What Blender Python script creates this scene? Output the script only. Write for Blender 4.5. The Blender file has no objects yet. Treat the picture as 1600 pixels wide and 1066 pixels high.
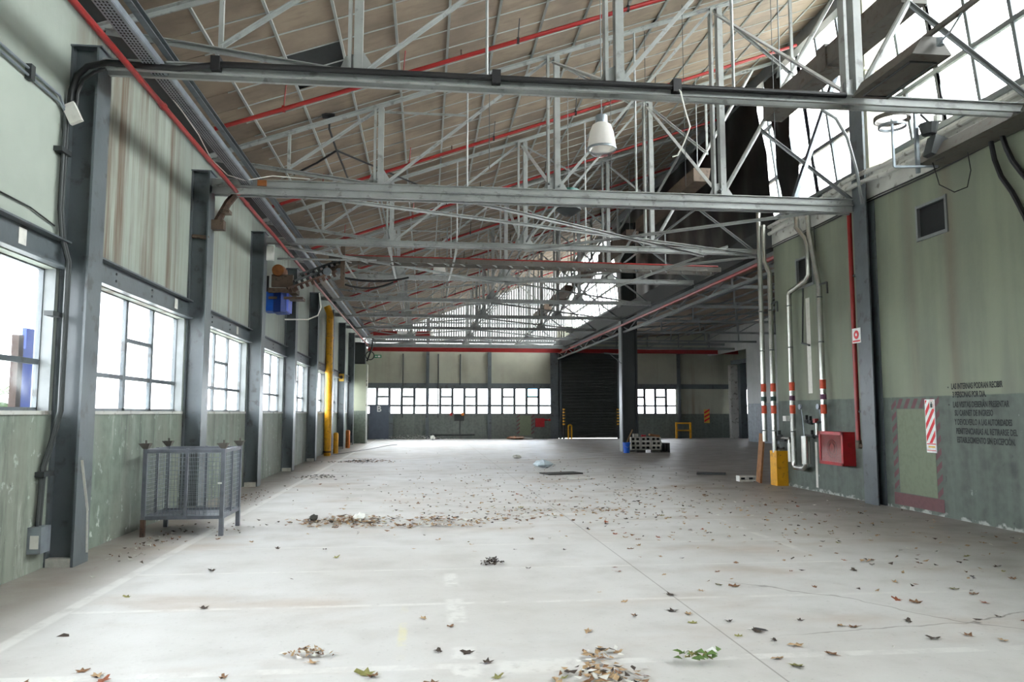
import bpy, math, random
from mathutils import Vector, Matrix
random.seed(7)
SC = bpy.context.scene
COL = SC.collection
# ---------------------------------------------------------------- camera, sky, exposure
TH = math.atan(112/1200.0); PSI = math.atan(135*math.cos(TH)/1200.0)
Fv = Vector((math.sin(PSI)*math.cos(TH), math.cos(PSI)*math.cos(TH), math.sin(TH)))
Rv = Vector((math.cos(PSI), -math.sin(PSI), 0)); Uv = Rv.cross(Fv)
cam = bpy.data.cameras.new('camera'); cam.sensor_width = 36; cam.lens = 27
cam.clip_start = 0.05; cam.clip_end = 400
co = bpy.data.objects.new('camera', cam); COL.objects.link(co)
m = Matrix.Identity(4)
for i in range(3):
    m[i][0] = Rv[i]; m[i][1] = Uv[i]; m[i][2] = -Fv[i]
m[2][3] = 1.6
co.matrix_world = m
SC.camera = co
W = bpy.data.worlds.new('overcast_sky'); SC.world = W; W.use_nodes = True
bg = W.node_tree.nodes['Background']
bg.inputs[0].default_value = (0.965, 0.985, 1.0, 1); bg.inputs[1].default_value = 3.2
SC.view_settings.view_transform = 'Standard'; SC.view_settings.look = 'None'
SC.view_settings.gamma = 1; SC.view_settings.use_curve_mapping = False
SC.view_settings.exposure = 2.82
try:
    SC.cycles.max_bounces = 14; SC.cycles.diffuse_bounces = 8; SC.cycles.transparent_max_bounces = 24
    SC.cycles.sample_clamp_indirect = 12
except Exception: pass

# ---------------------------------------------------------------- materials
class N:
    """small node builder"""
    def __init__(s, name):
        s.m = bpy.data.materials.new(name); s.m.use_nodes = True
        s.t = s.m.node_tree; s.b = s.t.nodes['Principled BSDF']
        s.out = s.t.nodes['Material Output']
        s._p = None
    def n(s, t): return s.t.nodes.new(t)
    def l(s, a, b): s.t.links.new(a, b)
    def pos(s):
        if not s._p: s._p = s.n('ShaderNodeNewGeometry').outputs['Position']
        return s._p
    def sep(s):
        x = s.n('ShaderNodeSeparateXYZ'); s.l(s.pos(), x.inputs[0]); return x.outputs
    def noise(s, scale, detail=4, vec=(1, 1, 1), rough=.55, off=(0, 0, 0)):
        mp = s.n('ShaderNodeMapping'); mp.inputs['Scale'].default_value = vec; mp.inputs['Location'].default_value = off
        s.l(s.pos(), mp.inputs[0])
        x = s.n('ShaderNodeTexNoise'); x.inputs['Scale'].default_value = scale
        x.inputs['Detail'].default_value = detail; x.inputs['Roughness'].default_value = rough
        s.l(mp.outputs[0], x.inputs['Vector']); return x.outputs['Fac']
    def ramp(s, v, lo, hi, a=0., b=1.):
        x = s.n('ShaderNodeMapRange'); x.interpolation_type = 'SMOOTHSTEP'
        s.l(v, x.inputs[0])
        for i, q in enumerate((lo, hi, a, b)): x.inputs[1+i].default_value = q
        return x.outputs[0]
    def math(s, op, a, b=None, clamp=False):
        x = s.n('ShaderNodeMath'); x.operation = op; x.use_clamp = clamp
        for i, q in enumerate((a, b)):
            if q is None: continue
            if isinstance(q, (int, float)): x.inputs[i].default_value = q
            else: s.l(q, x.inputs[i])
        return x.outputs[0]
    def mix(s, f, a, b):
        x = s.n('ShaderNodeMix'); x.data_type = 'RGBA'
        if isinstance(f, (int, float)): x.inputs[0].default_value = f
        else: s.l(f, x.inputs[0])
        for k, q in ((6, a), (7, b)):
            if isinstance(q, tuple): x.inputs[k].default_value = (*q[:3], 1)
            else: s.l(q, x.inputs[k])
        return x.outputs[2]
    def box(s, axis, c, h, soft=.02):
        """1 inside |axis-c|<h"""
        d = s.math('ABSOLUTE', s.math('SUBTRACT', axis, c))
        return s.ramp(d, h-soft, h+soft, 1., 0.)
    def fin(s, col, rough=.6, metal=0., bump=None, bd=.01, spec=.5):
        if isinstance(col, tuple): s.b.inputs['Base Color'].default_value = (*col, 1)
        else: s.l(col, s.b.inputs['Base Color'])
        if isinstance(rough, (int, float)): s.b.inputs['Roughness'].default_value = rough
        else: s.l(rough, s.b.inputs['Roughness'])
        s.b.inputs['Metallic'].default_value = metal
        s.b.inputs['Specular IOR Level'].default_value = spec
        if bump is not None:
            x = s.n('ShaderNodeBump'); x.inputs['Distance'].default_value = bd; x.inputs['Strength'].default_value = .6
            s.l(bump, x.inputs['Height']); s.l(x.outputs[0], s.b.inputs['Normal'])
        return s.m

def lin(r, g, b):
    f = lambda c: (c/255/12.92) if c/255 <= .04045 else ((c/255+.055)/1.055)**2.4
    return (f(r), f(g), f(b))
def dk(c, k): return tuple(x*k for x in c)

def paint(name, rgb, rough=.5, metal=0., wear=.25, scale=3., dirt=None, bd=.002):
    n = N(name); c = lin(*rgb)
    a = n.noise(scale, 5); b = n.noise(scale*9, 3)
    col = n.mix(n.ramp(a, .35, .7), c, dk(c, 1-wear))
    if dirt: col = n.mix(n.ramp(n.noise(scale*2.3, 6, off=(3, 1, 2)), .56, .68), col, lin(*dirt))
    return n.fin(col, rough, metal, b, bd)

def wall_mat(name, up, low, zs, stain=None, stain_amt=.6, chips=.55, lowchips=(.60, .63), blur=.012, left=False, right=False):
    """painted plaster, two paint colours meeting at height zs, vertical run stains, flaking paint below"""
    n = N(name); sp = n.sep()
    U, L_ = lin(*up), lin(*low)
    z = n.math('ADD', sp[2], n.math('MULTIPLY', n.noise(4, 2), .02))
    lowm = n.ramp(z, zs+.01-blur, zs+.01+blur, 1., 0.)
    big = n.noise(.7, 4); fine = n.noise(7, 6)
    cu = n.mix(n.ramp(big, .35, .7), U, dk(U, .84))
    cl = n.mix(n.ramp(fine, .35, .7), L_, dk(L_, .74))
    if stain:
        st = n.noise(1.0, 5, (2.6, 2.6, .10), .65)
        msk = n.ramp(n.noise(.35, 2, (1, 1, .3), off=(5, 2.2, 0)), .42, .62)
        cu = n.mix(n.math('MULTIPLY', n.math('MULTIPLY', n.ramp(st, .46, .72), msk), stain_amt), cu, lin(*stain))
    if left:
        bay = n.math('MULTIPLY', n.box(sp[1], 10.9, 2.0, .7), .95)
        st3 = n.noise(1.0, 7, (1.9, 1.9, .10), .72, off=(2, 3, 0))
        cu = n.mix(n.math('MULTIPLY', n.ramp(st3, .42, .64), bay), cu, lin(104, 84, 66))
        bay2 = n.math('MULTIPLY', n.ramp(sp[1], 13, 15), .55)
        cu = n.mix(n.math('MULTIPLY', n.ramp(st3, .45, .7), bay2), cu, lin(130, 118, 100))
        g2 = n.ramp(n.noise(.9, 4, (1, 1, .5), off=(3, 0, 8)), .38, .62)
        cl = n.mix(n.math('MULTIPLY', g2, .6), cl, lin(128, 128, 118))
    if right:
        for (yc, hw, amt) in ((10.75, .1, .55), (11.75, .1, .3), (15.3, .08, .3)):
            v = n.math('ADD', sp[1], n.math('MULTIPLY', n.noise(.8, 3, (1, 1, .4)), .3))
            cu = n.mix(n.math('MULTIPLY', n.box(v, yc+.15, hw, .12), amt), cu, lin(108, 92, 78))
        v2 = n.ramp(n.noise(.9, 4, (1.6, 1.6, .18), off=(4, 4, 0)), .40, .62)
        cu = n.mix(n.math('MULTIPLY', v2, .45), cu, lin(140, 148, 124))
        for (yc, zc_, ry, rz) in ((10.25, .86, .09, .09), (9.78, .82, .12, .11)):
            m_ = n.math('MULTIPLY', n.box(sp[1], yc, ry, .05), n.box(sp[2], zc_, rz, .05)); cl = n.mix(n.math('MULTIPLY', m_, .5), cl, lin(56, 62, 58))
        base_ = n.math('MULTIPLY', n.ramp(n.math('ADD', sp[2], n.math('MULTIPLY', n.noise(3, 6), .3)), .17, .21, 1., 0.), n.ramp(n.noise(7, 6), .45, .55))
        cl = n.mix(n.math('MULTIPLY', base_, .7), cl, lin(190, 192, 186))
    st2 = n.noise(1.3, 5, (3, 3, .16), .6, off=(1, 7, 0))
    cl = n.mix(n.math('MULTIPLY', n.ramp(st2, .45, .75), .5), cl, dk(L_, 1.5))
    if left:
        st4 = n.noise(1.2, 7, (2.2, 2.2, .22), .75, off=(6, 1, 3))
        cl = n.mix(n.math('MULTIPLY', n.ramp(st4, .50, .66), .65), cl, lin(66, 70, 64))
        st5 = n.noise(2.2, 7, (2.5, 2.5, .35), .75, off=(1, 5, 9))
        cl = n.mix(n.math('MULTIPLY', n.ramp(st5, .56, .68), .6), cl, lin(160, 164, 154))
    col = n.mix(lowm, cu, cl)
    if chips:
        ch = n.noise(5.5, 8, (1, 1, .8), .7, off=(9, 4, 1))
        chm = n.math('MULTIPLY', n.ramp(ch, lowchips[0], lowchips[1]), lowm)
        foot = n.ramp(sp[2], .05, .5, 1., .35)
        col = n.mix(n.math('MULTIPLY', n.math('MULTIPLY', chm, foot), chips*1.6, True), col, lin(205, 212, 205))
        dk2 = n.ramp(n.noise(6, 8, (1, 1, .7), .7, off=(2, 8, 5)), .66, .69)
        col = n.mix(n.math('MULTIPLY', n.math('MULTIPLY', dk2, lowm), .7), col, lin(45, 48, 46))
    return n.fin(col, .62, 0, fine, .006)

def floor_mat():
    n = N('worn_concrete_floor'); x, y, z = n.sep()
    c = lin(200, 198, 195)
    big = n.noise(.22, 5); mid = n.noise(1.6, 6); fin = n.noise(22, 5)
    col = n.mix(n.ramp(big, .35, .68), c, lin(186, 182, 176))
    col = n.mix(n.math('MULTIPLY', n.ramp(mid, .45, .75), .45), col, lin(170, 166, 160))
    col = n.mix(n.math('MULTIPLY', n.ramp(n.noise(.35, 6, (1, 2.2, 1), off=(4, 1, 0)), .52, .72), .55), col, lin(160, 138, 116))
    # floor colour darker and browner towards the two walls
    e1 = n.math('MULTIPLY', n.ramp(n.math('ADD', x, n.math('MULTIPLY', mid, .8)), -3.0, -2.25, 1., 0.), .72)
    col = n.mix(e1, col, lin(122, 112, 100))
    e2 = n.math('MULTIPLY', n.ramp(n.math('ADD', x, mid), 6.2, 8.4, 0., 1.), .6)
    col = n.mix(e2, col, lin(118, 112, 104))
    col = n.mix(n.math('MULTIPLY', n.ramp(fin, .6, .72), .25), col, lin(120, 116, 110))
    # faded painted bay lines
    wear = n.ramp(n.noise(3.2, 7, rough=.7), .40, .60)
    wear2 = n.ramp(n.noise(2.1, 7, rough=.7, off=(3, 3, 0)), .46, .60)
    lines = n.math('MULTIPLY', n.box(x, -2.87, .055, .02), n.ramp(n.noise(2.6, 7, rough=.7, off=(7, 7, 0)), .30, .52))
    cross = None
    for yy, hw, w in ((9.52, .03, 0), (8.10, .03, 0), (6.66, .035, 0), (5.05, .05, 0), (11.4, .03, 1), (13.4, .03, 1)):
        b = n.box(n.math('ADD', y, n.math('MULTIPLY', x, .012)), yy, hw, .012)
        cross = b if cross is None else n.math('MAXIMUM', cross, b)
    cross = n.math('MULTIPLY', cross, n.ramp(x, -2.9, -2.8))
    cross = n.math('MULTIPLY', cross, n.ramp(x, 4.6, 6.2, 1., 0.))
    cross = n.math('MULTIPLY', cross, wear)
    r1 = n.math('MULTIPLY', n.math('MULTIPLY', n.box(x, 4.39, .05, .012), n.box(y, 10.2, 1.5, .3)), wear2)
    marks = None
    for (cx, cy, hx, hy) in ((.26, 7.6, .06, .28), (.26, 6.45, .07, .38), (.27, 5.3, .08, .14), (.27, 4.95, .09, .12), (.75, 5.0, .28, .13), (1.9, 12.2, .5, .12)):
        b = n.math('MULTIPLY', n.box(x, cx, hx, .03), n.box(y, cy, hy, .05))
        marks = b if marks is None else n.math('MAXIMUM', marks, b)
    marks = n.math('MULTIPLY', marks, n.ramp(n.noise(9, 5), .36, .55))
    allp = n.math('MAXIMUM', n.math('MAXIMUM', lines, cross), n.math('MAXIMUM', marks, r1))
    allp = n.math('MULTIPLY', allp, .5)
    col = n.mix(allp, col, lin(222, 220, 214))
    yel = n.math('MULTIPLY', n.math('MULTIPLY', n.box(x, -.15, .03, .015), n.box(y, 5.9, .6, .2)), n.math('MULTIPLY', wear2, .5))
    col = n.mix(yel, col, lin(214, 206, 150))
    # construction joints and cracks
    wob = n.math('MULTIPLY', n.math('SUBTRACT', n.noise(.8, 4), .5), .35)
    j = n.math('MAXIMUM', n.box(x, 2.17, .006, .004), n.box(y, 20.5, .02, .01))
    cr = n.box(n.math('ADD', n.math('ADD', x, n.math('MULTIPLY', y, .9)), n.math('MULTIPLY', wob, 3)), 9.4, .012, .008)
    cr = n.math('MULTIPLY', cr, n.ramp(x, 2.6, 3.2))
    cr2 = n.box(n.math('ADD', n.math('SUBTRACT', y, n.math('MULTIPLY', x, .18)), n.math('MULTIPLY', wob, 2)), 5.0, .009, .007)
    cr2 = n.math('MULTIPLY', cr2, n.ramp(x, 2.4, 3.0))
    crk = n.math('MULTIPLY', n.math('MAXIMUM', j, n.math('MAXIMUM', cr, cr2)), .6)
    col = n.mix(crk, col, lin(96, 88, 78))
    rough = n.ramp(mid, .3, .7, .42, .62)
    return n.fin(col, rough, 0, n.math('ADD', fin, n.math('MULTIPLY', mid, 2)), .004, .45)

def ceil_mat():
    n = N('fibre_ceiling_board'); c = lin(148, 132, 114)
    a = n.noise(1.1, 5, (1, 1, 1)); b = n.noise(3.5, 5, (.5, 2, 1))
    col = n.mix(n.ramp(a, .35, .68), c, lin(124, 110, 96))
    col = n.mix(n.math('MULTIPLY', n.ramp(b, .48, .74), .55), col, lin(112, 98, 84))
    return n.fin(col, .8, 0, b, .004)

def glass_mat(name, tint=(1, 1, 1), dirty=.06):
    n = N(name); n.t.nodes.remove(n.b)
    tr = n.n('ShaderNodeBsdfTransparent'); tr.inputs[0].default_value = (*tint, 1)
    gl = n.n('ShaderNodeBsdfGlossy'); gl.inputs['Roughness'].default_value = .06
    df = n.n('ShaderNodeBsdfTranslucent'); df.inputs[0].default_value = (.85, .9, .9, 1)
    m1 = n.n('ShaderNodeMixShader'); m2 = n.n('ShaderNodeMixShader')
    fr = n.n('ShaderNodeFresnel'); fr.inputs[0].default_value = 1.45
    n.l(n.math('MULTIPLY', fr.outputs[0], .35), m1.inputs[0]); n.l(tr.outputs[0], m1.inputs[1]); n.l(gl.outputs[0], m1.inputs[2])
    n.l(n.math('MULTIPLY', n.ramp(n.noise(2.5, 5), .45, .75), dirty*3), m2.inputs[0]); n.l(m1.outputs[0], m2.inputs[1]); n.l(df.outputs[0], m2.inputs[2])
    n.l(m2.outputs[0], n.out.inputs[0]); return n.m

def translucent_mat(name, rgb, k=.75):
    n = N(name); n.t.nodes.remove(n.b)
    tl = n.n('ShaderNodeBsdfTranslucent'); tl.inputs[0].default_value = (*rgb, 1)
    df = n.n('ShaderNodeBsdfDiffuse'); df.inputs[0].default_value = (*rgb, 1)
    m1 = n.n('ShaderNodeMixShader'); m1.inputs[0].default_value = k
    n.l(df.outputs[0], m1.inputs[1]); n.l(tl.outputs[0], m1.inputs[2]); n.l(m1.outputs[0], n.out.inputs[0]); return n.m

def flat(name, rgb, rough=.55, metal=0.): 
    n = N(name); c = lin(*rgb); a = n.noise(14, 4)
    return n.fin(n.mix(n.ramp(a, .4, .7), c, dk(c, .88)), rough, metal, a, .001)

M = dict(
 floor=floor_mat(), board=ceil_mat(),
 wall_l=wall_mat('left_wall_paint', (164, 172, 161), (118, 130, 118), 1.6, stain=(92, 72, 54), stain_amt=.9, left=True),
 wall_r=wall_mat('right_wall_paint', (118, 124, 108), (88, 97, 89), 1.86, stain=(104, 92, 78), stain_amt=.6, chips=.35, lowchips=(.66, .70), right=True),
 wall_b=wall_mat('back_wall_paint', (166, 166, 150), (104, 110, 104), 1.52, stain=(110, 96, 76), stain_amt=.7, chips=.2, lowchips=(.68, .72)),
 wall_g=wall_mat('grey_side_wall', (176, 178, 176), (136, 144, 150), 2.1, stain=(140, 136, 128), stain_amt=.5, chips=.15, lowchips=(.68, .72)),
 outside=flat('render_outside', (200, 200, 196)),
 steel_dark=paint('dark_grey_column_paint', (90, 97, 100), .36, 0, .2, 2., (68, 70, 70)),
 steel_mid=paint('mid_grey_steel_paint', (120, 124, 124), .45, 0, .2, 3.),
 steel_light=paint('light_grey_truss_paint', (156, 159, 156), .38, 0, .2, 2.5, (120, 122, 119)),
 purlin=paint('pale_grey_purlin_paint', (166, 169, 166), .5, 0, .12, 3.),
 galv=paint('galvanised_steel', (150, 158, 164), .4, .55, .25, 5.),
 alu=paint('aluminium_pipe_cladding', (192, 192, 186), .27, .85, .15, 5.),
 rust=paint('rusty_steel', (98, 76, 64), .75, .2, .45, 9., (60, 52, 48)),
 brown=paint('brown_painted_steel', (98, 82, 68), .6, .1, .3, 5., (60, 50, 42)),
 red=paint('red_pipe_paint', (146, 30, 29), .38, 0, .2, 4., (140, 30, 28)),
 red_dk=paint('red_enamel', (168, 30, 38), .35, 0, .2, 5.),
 yellow=paint('yellow_paint', (222, 160, 20), .45, 0, .15, 5., (170, 120, 30)),
 orange=paint('orange_paint', (214, 120, 36), .5, 0, .25, 6., (130, 76, 40)),
 blue=paint('blue_enamel', (24, 88, 190), .4, 0, .15, 5.),
 blue2=paint('dark_blue_enamel', (16, 52, 130), .45, 0, .15, 5.),
 blue3=paint('pale_blue_enamel', (110, 130, 235), .4, 0, .1, 5.),
 black=flat('black_rubber', (26, 26, 28), .5), charcoal=flat('charcoal_paint', (52, 56, 56), .55),
 trunk=paint('grey_brown_trunking', (96, 92, 86), .55, .1, .2, 4., (78, 66, 54)),
 glass=glass_mat('window_glass', (.86, .88, .9), .008), glass_roof=glass_mat('roof_glass', (.95, .97, .97)), glass_lamp=glass_mat('lamp_glass', (.9, .9, .9), .02), glass_blue=glass_mat('bluish_glass', (.45, .72, .95), .03),
 sheet=translucent_mat('translucent_sheet', (.15, .155, .155), .75),
 white=flat('white_plastic', (226, 226, 220), .45), paper=flat('white_paper', (216, 214, 206), .8),
 cream=paint('cream_post_paint', (226, 222, 200), .5, 0, .12, 3.),
 fascia=paint('pale_grey_fascia', (196, 196, 190), .6, 0, .15, 2.5, (130, 126, 118)),
 plank=paint('weathered_wood', (150, 104, 66), .75, 0, .35, 7.), card=paint('cardboard', (150, 122, 88), .85, 0, .2, 6.),
 block=paint('cement_block', (186, 184, 174), .9, 0, .25, 9.), block_dk=paint('dark_cement', (70, 68, 64), .9, 0, .3, 9.),
 rubble=paint('rubble', (120, 112, 100), .9, 0, .5, 30.),
 leaf_a=paint('brown_leaf', (128, 92, 62), .8, 0, .35, 25.), leaf_b=paint('tan_leaf', (176, 146, 108), .8, 0, .3, 25.),
 leaf_c=paint('dark_leaf', (66, 54, 44), .8, 0, .3, 25.), leaf_d=paint('olive_leaf', (140, 136, 78), .75, 0, .3, 25.),
 leaf_e=paint('rust_leaf', (150, 82, 50), .8, 0, .3, 25.), green=paint('green_leaf', (110, 140, 70), .7, 0, .3, 25.),
 maroon=flat('maroon_wall_paint', (104, 70, 72), .65), palegreen=flat('pale_green_wall_paint', (114, 124, 102), .65),
 sign_red=flat('sign_red', (214, 30, 40), .4), sign_white=flat('sign_white', (232, 232, 230), .4),
 ink=flat('black_stencil_paint', (38, 42, 42), .7), sign_green=flat('sign_green', (20, 120, 84), .5),
 sign_yellow=flat('sign_yellow', (226, 180, 70), .5), teal=flat('teal_paint', (40, 100, 92), .5),
 steel_bare=paint('bare_grey_steel', (118, 122, 130), .4, .5, .25, 6.),
 plastic_black=flat('black_plastic_film', (16, 17, 18), .28), bag=flat('pale_plastic_bag', (206, 220, 226), .35),
 blue_deep=flat('deep_blue_board', (0, 46, 140), .6), wet_brown=flat('dark_brown_timber', (50, 34, 26), .8), motor=paint('ochre_motor', (150, 92, 48), .55, .1, .3, 8.), rib=flat('grey_sheet_rib', (92, 92, 90), .6), foliage=paint('outdoor_foliage', (58, 84, 40), .8, 0, .4, 6.),
 ground=flat('outdoor_ground', (190, 190, 184), .9), dark=flat('dark_void', (22, 24, 26), .8),
 navy=paint('door_grey_blue', (84, 92, 106), .5, 0, .2, 3.), shutter=paint('shutter_charcoal', (60, 62, 60), .6, 0, .2, 3.),
 shade=translucent_mat('pendant_shade', (.88, .86, .83), .45), violet=flat('violet_band', (96, 50, 80)),
 band_red=flat('orange_red_band', (206, 76, 44)), band_green=flat('dark_green_band', (50, 76, 68)),
)

# ---------------------------------------------------------------- mesh builder
class B:
    def __init__(s): s.v = []; s.f = []; s.fm = []; s.mi = 0
    def add(s, vs, fs):
        o = len(s.v); s.v += [tuple(v) for v in vs]; s.f += [tuple(i+o for i in f) for f in fs]; s.fm += [s.mi]*len(fs); return s
    def box(s, a, b):
        (x0, y0, z0), (x1, y1, z1) = a, b
        return s.add([(x0, y0, z0), (x1, y0, z0), (x1, y1, z0), (x0, y1, z0), (x0, y0, z1), (x1, y0, z1), (x1, y1, z1), (x0, y1, z1)],
                     [(0, 3, 2, 1), (4, 5, 6, 7), (0, 1, 5, 4), (1, 2, 6, 5), (2, 3, 7, 6), (3, 0, 4, 7)])
    def cbox(s, c, d, rot=None):
        h = Vector(d)/2; vs = []
        for sz in (-1, 1):
            for sx, sy in ((-1, -1), (1, -1), (1, 1), (-1, 1)):
                v = Vector((sx*h.x, sy*h.y, sz*h.z))
                if rot is not None: v = rot @ v
                vs.append(v+Vector(c))
        return s.add(vs, [(0, 3, 2, 1), (4, 5, 6, 7), (0, 1, 5, 4), (1, 2, 6, 5), (2, 3, 7, 6), (3, 0, 4, 7)])
    def sweep(s, poly, p, q, up=(0, 0, 1)):
        """extrude a 2-D section (side, up) from p to q"""
        p, q = Vector(p), Vector(q); d = (q-p).normalized(); u = Vector(up)
        sd = d.cross(u)
        if sd.length < 1e-4: sd = d.cross(Vector((1, 0, 0)))
        sd.normalize(); u = sd.cross(d)
        n = len(poly); vs = [e+sd*a+u*b for e in (p, q) for a, b in poly]
        fs = [(i, (i+1) % n, n+(i+1) % n, n+i) for i in range(n)]
        return s.add(vs, fs+[tuple(range(n))[::-1], tuple(range(n, 2*n))])
    def bar(s, p, q, w=.06, h=.06, up=(0, 0, 1)):
        return s.sweep([(-w/2, -h/2), (w/2, -h/2), (w/2, h/2), (-w/2, h/2)], p, q, up)
    def ang(s, p, q, a=.07, t=.009, up=(0, 0, 1)):
        """tee of two back-to-back angles"""
        return s.sweep([(-a, 0), (-a, -t), (-t, -t), (-t, -a), (t, -a), (t, -t), (a, -t), (a, 0)], p, q, up)
    def chan(s, p, q, w=.06, h=.12, t=.01, up=(0, 0, 1)):
        return s.sweep([(0, -h/2), (w, -h/2), (w, -h/2+t), (t, -h/2+t), (t, h/2-t), (w, h/2-t), (w, h/2), (0, h/2)], p, q, up)
    def ibeam(s, p, q, w=.15, h=.3, t=.015, up=(0, 0, 1)):
        a, b = w/2, h/2
        return s.sweep([(-a, -b), (a, -b), (a, -b+t), (t/2, -b+t), (t/2, b-t), (a, b-t), (a, b), (-a, b), (-a, b-t), (-t/2, b-t), (-t/2, -b+t), (-a, -b+t)], p, q, up)
    def tube(s, pts, r=.02, n=8, cap=True):
        pts = [Vector(p) for p in pts]; k = len(pts); vs = []; fs = []
        ref = Vector((0, 0, 1)); prev = None
        for i, p in enumerate(pts):
            d = (pts[min(i+1, k-1)]-pts[max(i-1, 0)]).normalized()
            if prev is None:
                a = d.cross(ref)
                if a.length < .1: a = d.cross(Vector((1, 0, 0)))
            else: a = prev-d*prev.dot(d)
            a.normalize(); b = d.cross(a); prev = a
            rr = r[i] if isinstance(r, (list, tuple)) else r
            for j in range(n):
                t = 2*math.pi*j/n; vs.append(p+a*math.cos(t)*rr+b*math.sin(t)*rr)
        for i in range(k-1):
            for j in range(n): fs.append((i*n+j, i*n+(j+1) % n, (i+1)*n+(j+1) % n, (i+1)*n+j))
        if cap: fs += [tuple(range(n))[::-1], tuple(range((k-1)*n, k*n))]
        return s.add(vs, fs)
    def lathe(s, prof, c, n=20, axis='z'):
        vs = []; fs = []; c = Vector(c)
        for r, h in prof:
            for j in range(n):
                t = 2*math.pi*j/n; a, b = r*math.cos(t), r*math.sin(t)
                vs.append(c+(Vector((a, b, h)) if axis == 'z' else Vector((h, a, b)) if axis == 'x' else Vector((a, h, b))))
        for i in range(len(prof)-1):
            for j in range(n): fs.append((i*n+j, i*n+(j+1) % n, (i+1)*n+(j+1) % n, (i+1)*n+j))
        return s.add(vs, fs)
    def quad(s, a, b, c, d): return s.add([a, b, c, d], [(0, 1, 2, 3)])
    def mesh(s, name, mats, off=(0, 0, 0), smooth=False):
        o = Vector(off)
        me = bpy.data.meshes.new(name); me.from_pydata([tuple(Vector(v)-o) for v in s.v], [], s.f)
        for mm in (mats if isinstance(mats, list) else [mats]): me.materials.append(M[mm] if isinstance(mm, str) else mm)
        if isinstance(mats, list): me.polygons.foreach_set('material_index', s.fm)
        if smooth: me.polygons.foreach_set('use_smooth', [True]*len(me.polygons)); me.set_sharp_from_angle(angle=.7)
        me.update(); return me

def tag(o, label=None, cat=None, group=None, kind=None):
    if label: o['label'] = label
    if cat: o['category'] = cat
    if group: o['group'] = group
    if kind: o['kind'] = kind
    return o
def base(o):
    b = Vector((0, 0, 0))
    while o is not None: b += o.location; o = o.parent
    return b
def T(name, label, cat, loc=(0, 0, 0), group=None, kind=None):
    o = bpy.data.objects.new(name, None); COL.objects.link(o); o.location = loc; o.empty_display_size = .2
    return tag(o, label, cat, group, kind)
def P(b, name, mat, parent=None, smooth=False, label=None, kind=None):
    """link builder b (world coordinates) as one mesh object"""
    off = base(parent) if parent is not None else Vector((0, 0, 0))
    o = bpy.data.objects.new(name, b.mesh(name, mat, off, smooth)); COL.objects.link(o)
    if parent is not None: o.parent = parent
    return tag(o, label, None, None, kind)
def THING(b, name, mat, label, cat, group=None, smooth=False, kind=None):
    """one-mesh thing, origin at the middle of its foot"""
    xs = [v[0] for v in b.v]; ys = [v[1] for v in b.v]; zs = [v[2] for v in b.v]
    c = ((min(xs)+max(xs))/2, (min(ys)+max(ys))/2, min(zs))
    o = bpy.data.objects.new(name, b.mesh(name, mat, c, smooth)); COL.objects.link(o); o.location = c
    return tag(o, label, cat, group, kind)
def copy_tree(o, parent=None):
    c = o.copy(); COL.objects.link(c)
    if parent is not None: c.parent = parent
    for ch in o.children: copy_tree(ch, c)
    return c
def S(b, name, mat, label=None, parent=None):
    o = P(b, name, mat, parent)
    if parent is None: tag(o, label, None, None, 'structure')
    return o
def sag(p, q, d, n=10):
    p, q = Vector(p), Vector(q)
    return [p.lerp(q, i/n)-Vector((0, 0, d*4*(i/n)*(1-i/n))) for i in range(n+1)]
def arc(c, r, a0, a1, n=8, plane='xz'):
    out = []
    for i in range(n+1):
        t = a0+(a1-a0)*i/n; u, v = r*math.cos(t), r*math.sin(t)
        out.append((c[0]+u, c[1], c[2]+v) if plane == 'xz' else (c[0], c[1]+u, c[2]+v))
    return out

YK = [8.6+4.4*k for k in range(10)]          # truss / column lines
XL = -3.92                                    # left wall face
XR = 7.95                                     # right wall face
YB = 47.4                                     # back wall face
zt = lambda x: 7.2+.357*x                     # top chord line
zc = lambda x: 7.36+.357*x                    # ceiling board underside
SL = math.atan(.357)

# ---------------------------------------------------------------- shell
b = B().box((-4.3, -6.2, -.15), (22.2, 47.6, 0)); S(b, 'floor', 'floor', 'worn pale grey concrete floor with faded white bay lines')
b = B().box((-60, -40, -.5), (80, 110, -.2)); S(b, 'ground', 'ground', 'bright paved ground outside the windows')
# left wall: dado, upper wall, returns behind the columns
b = B().box((-4.11, -6, 0), (XL, YB, 1.58)).box((-4.11, -6, 3.12), (XL, YB, 6.4))
for k in range(-3, 9):
    y = YK[0]+4.4*k; b.box((-4.11, y-.03, 1.58), (XL, y+.5, 3.42))
b.box((-4.11, YK[8]+.5, 1.58), (XL, YB, 3.42)).box((-4.11, -6, 1.58), (XL, -4.8, 3.42))
S(b, 'wall_left', 'wall_l', 'left wall, pale green plaster above and flaking green dado below the windows')
# right wall with two vent holes
def wall_with_holes(b, x0, x1, y0, y1, z0, z1, holes):
    holes = sorted(holes); cur = y0
    for (ha, hb, za, zb) in holes:
        b.box((x0, cur, z0), (x1, ha, z1)); b.box((x0, ha, z0), (x1, hb, za)); b.box((x0, ha, zb), (x1, hb, z1)); cur = hb
    b.box((x0, cur, z0), (x1, y1, z1))
b = B(); wall_with_holes(b, XR, 8.2, -6, 16.7, 0, 5.42, [(10.79, 11.48, 4.41, 4.92), (14.91, 15.6, 4.28, 4.87)])
b.box((8.2, 16.5, 0), (17.9, 16.7, 6.0)).box((8.2, -6, 5.75), (18.1, 16.7, 5.87))
b.box((8.7, 10.3, 4.0), (8.72, 16.2, 5.3))
S(b, 'wall_right', 'wall_r', 'right wall in two tones of grey green with stencilled lettering')
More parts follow.
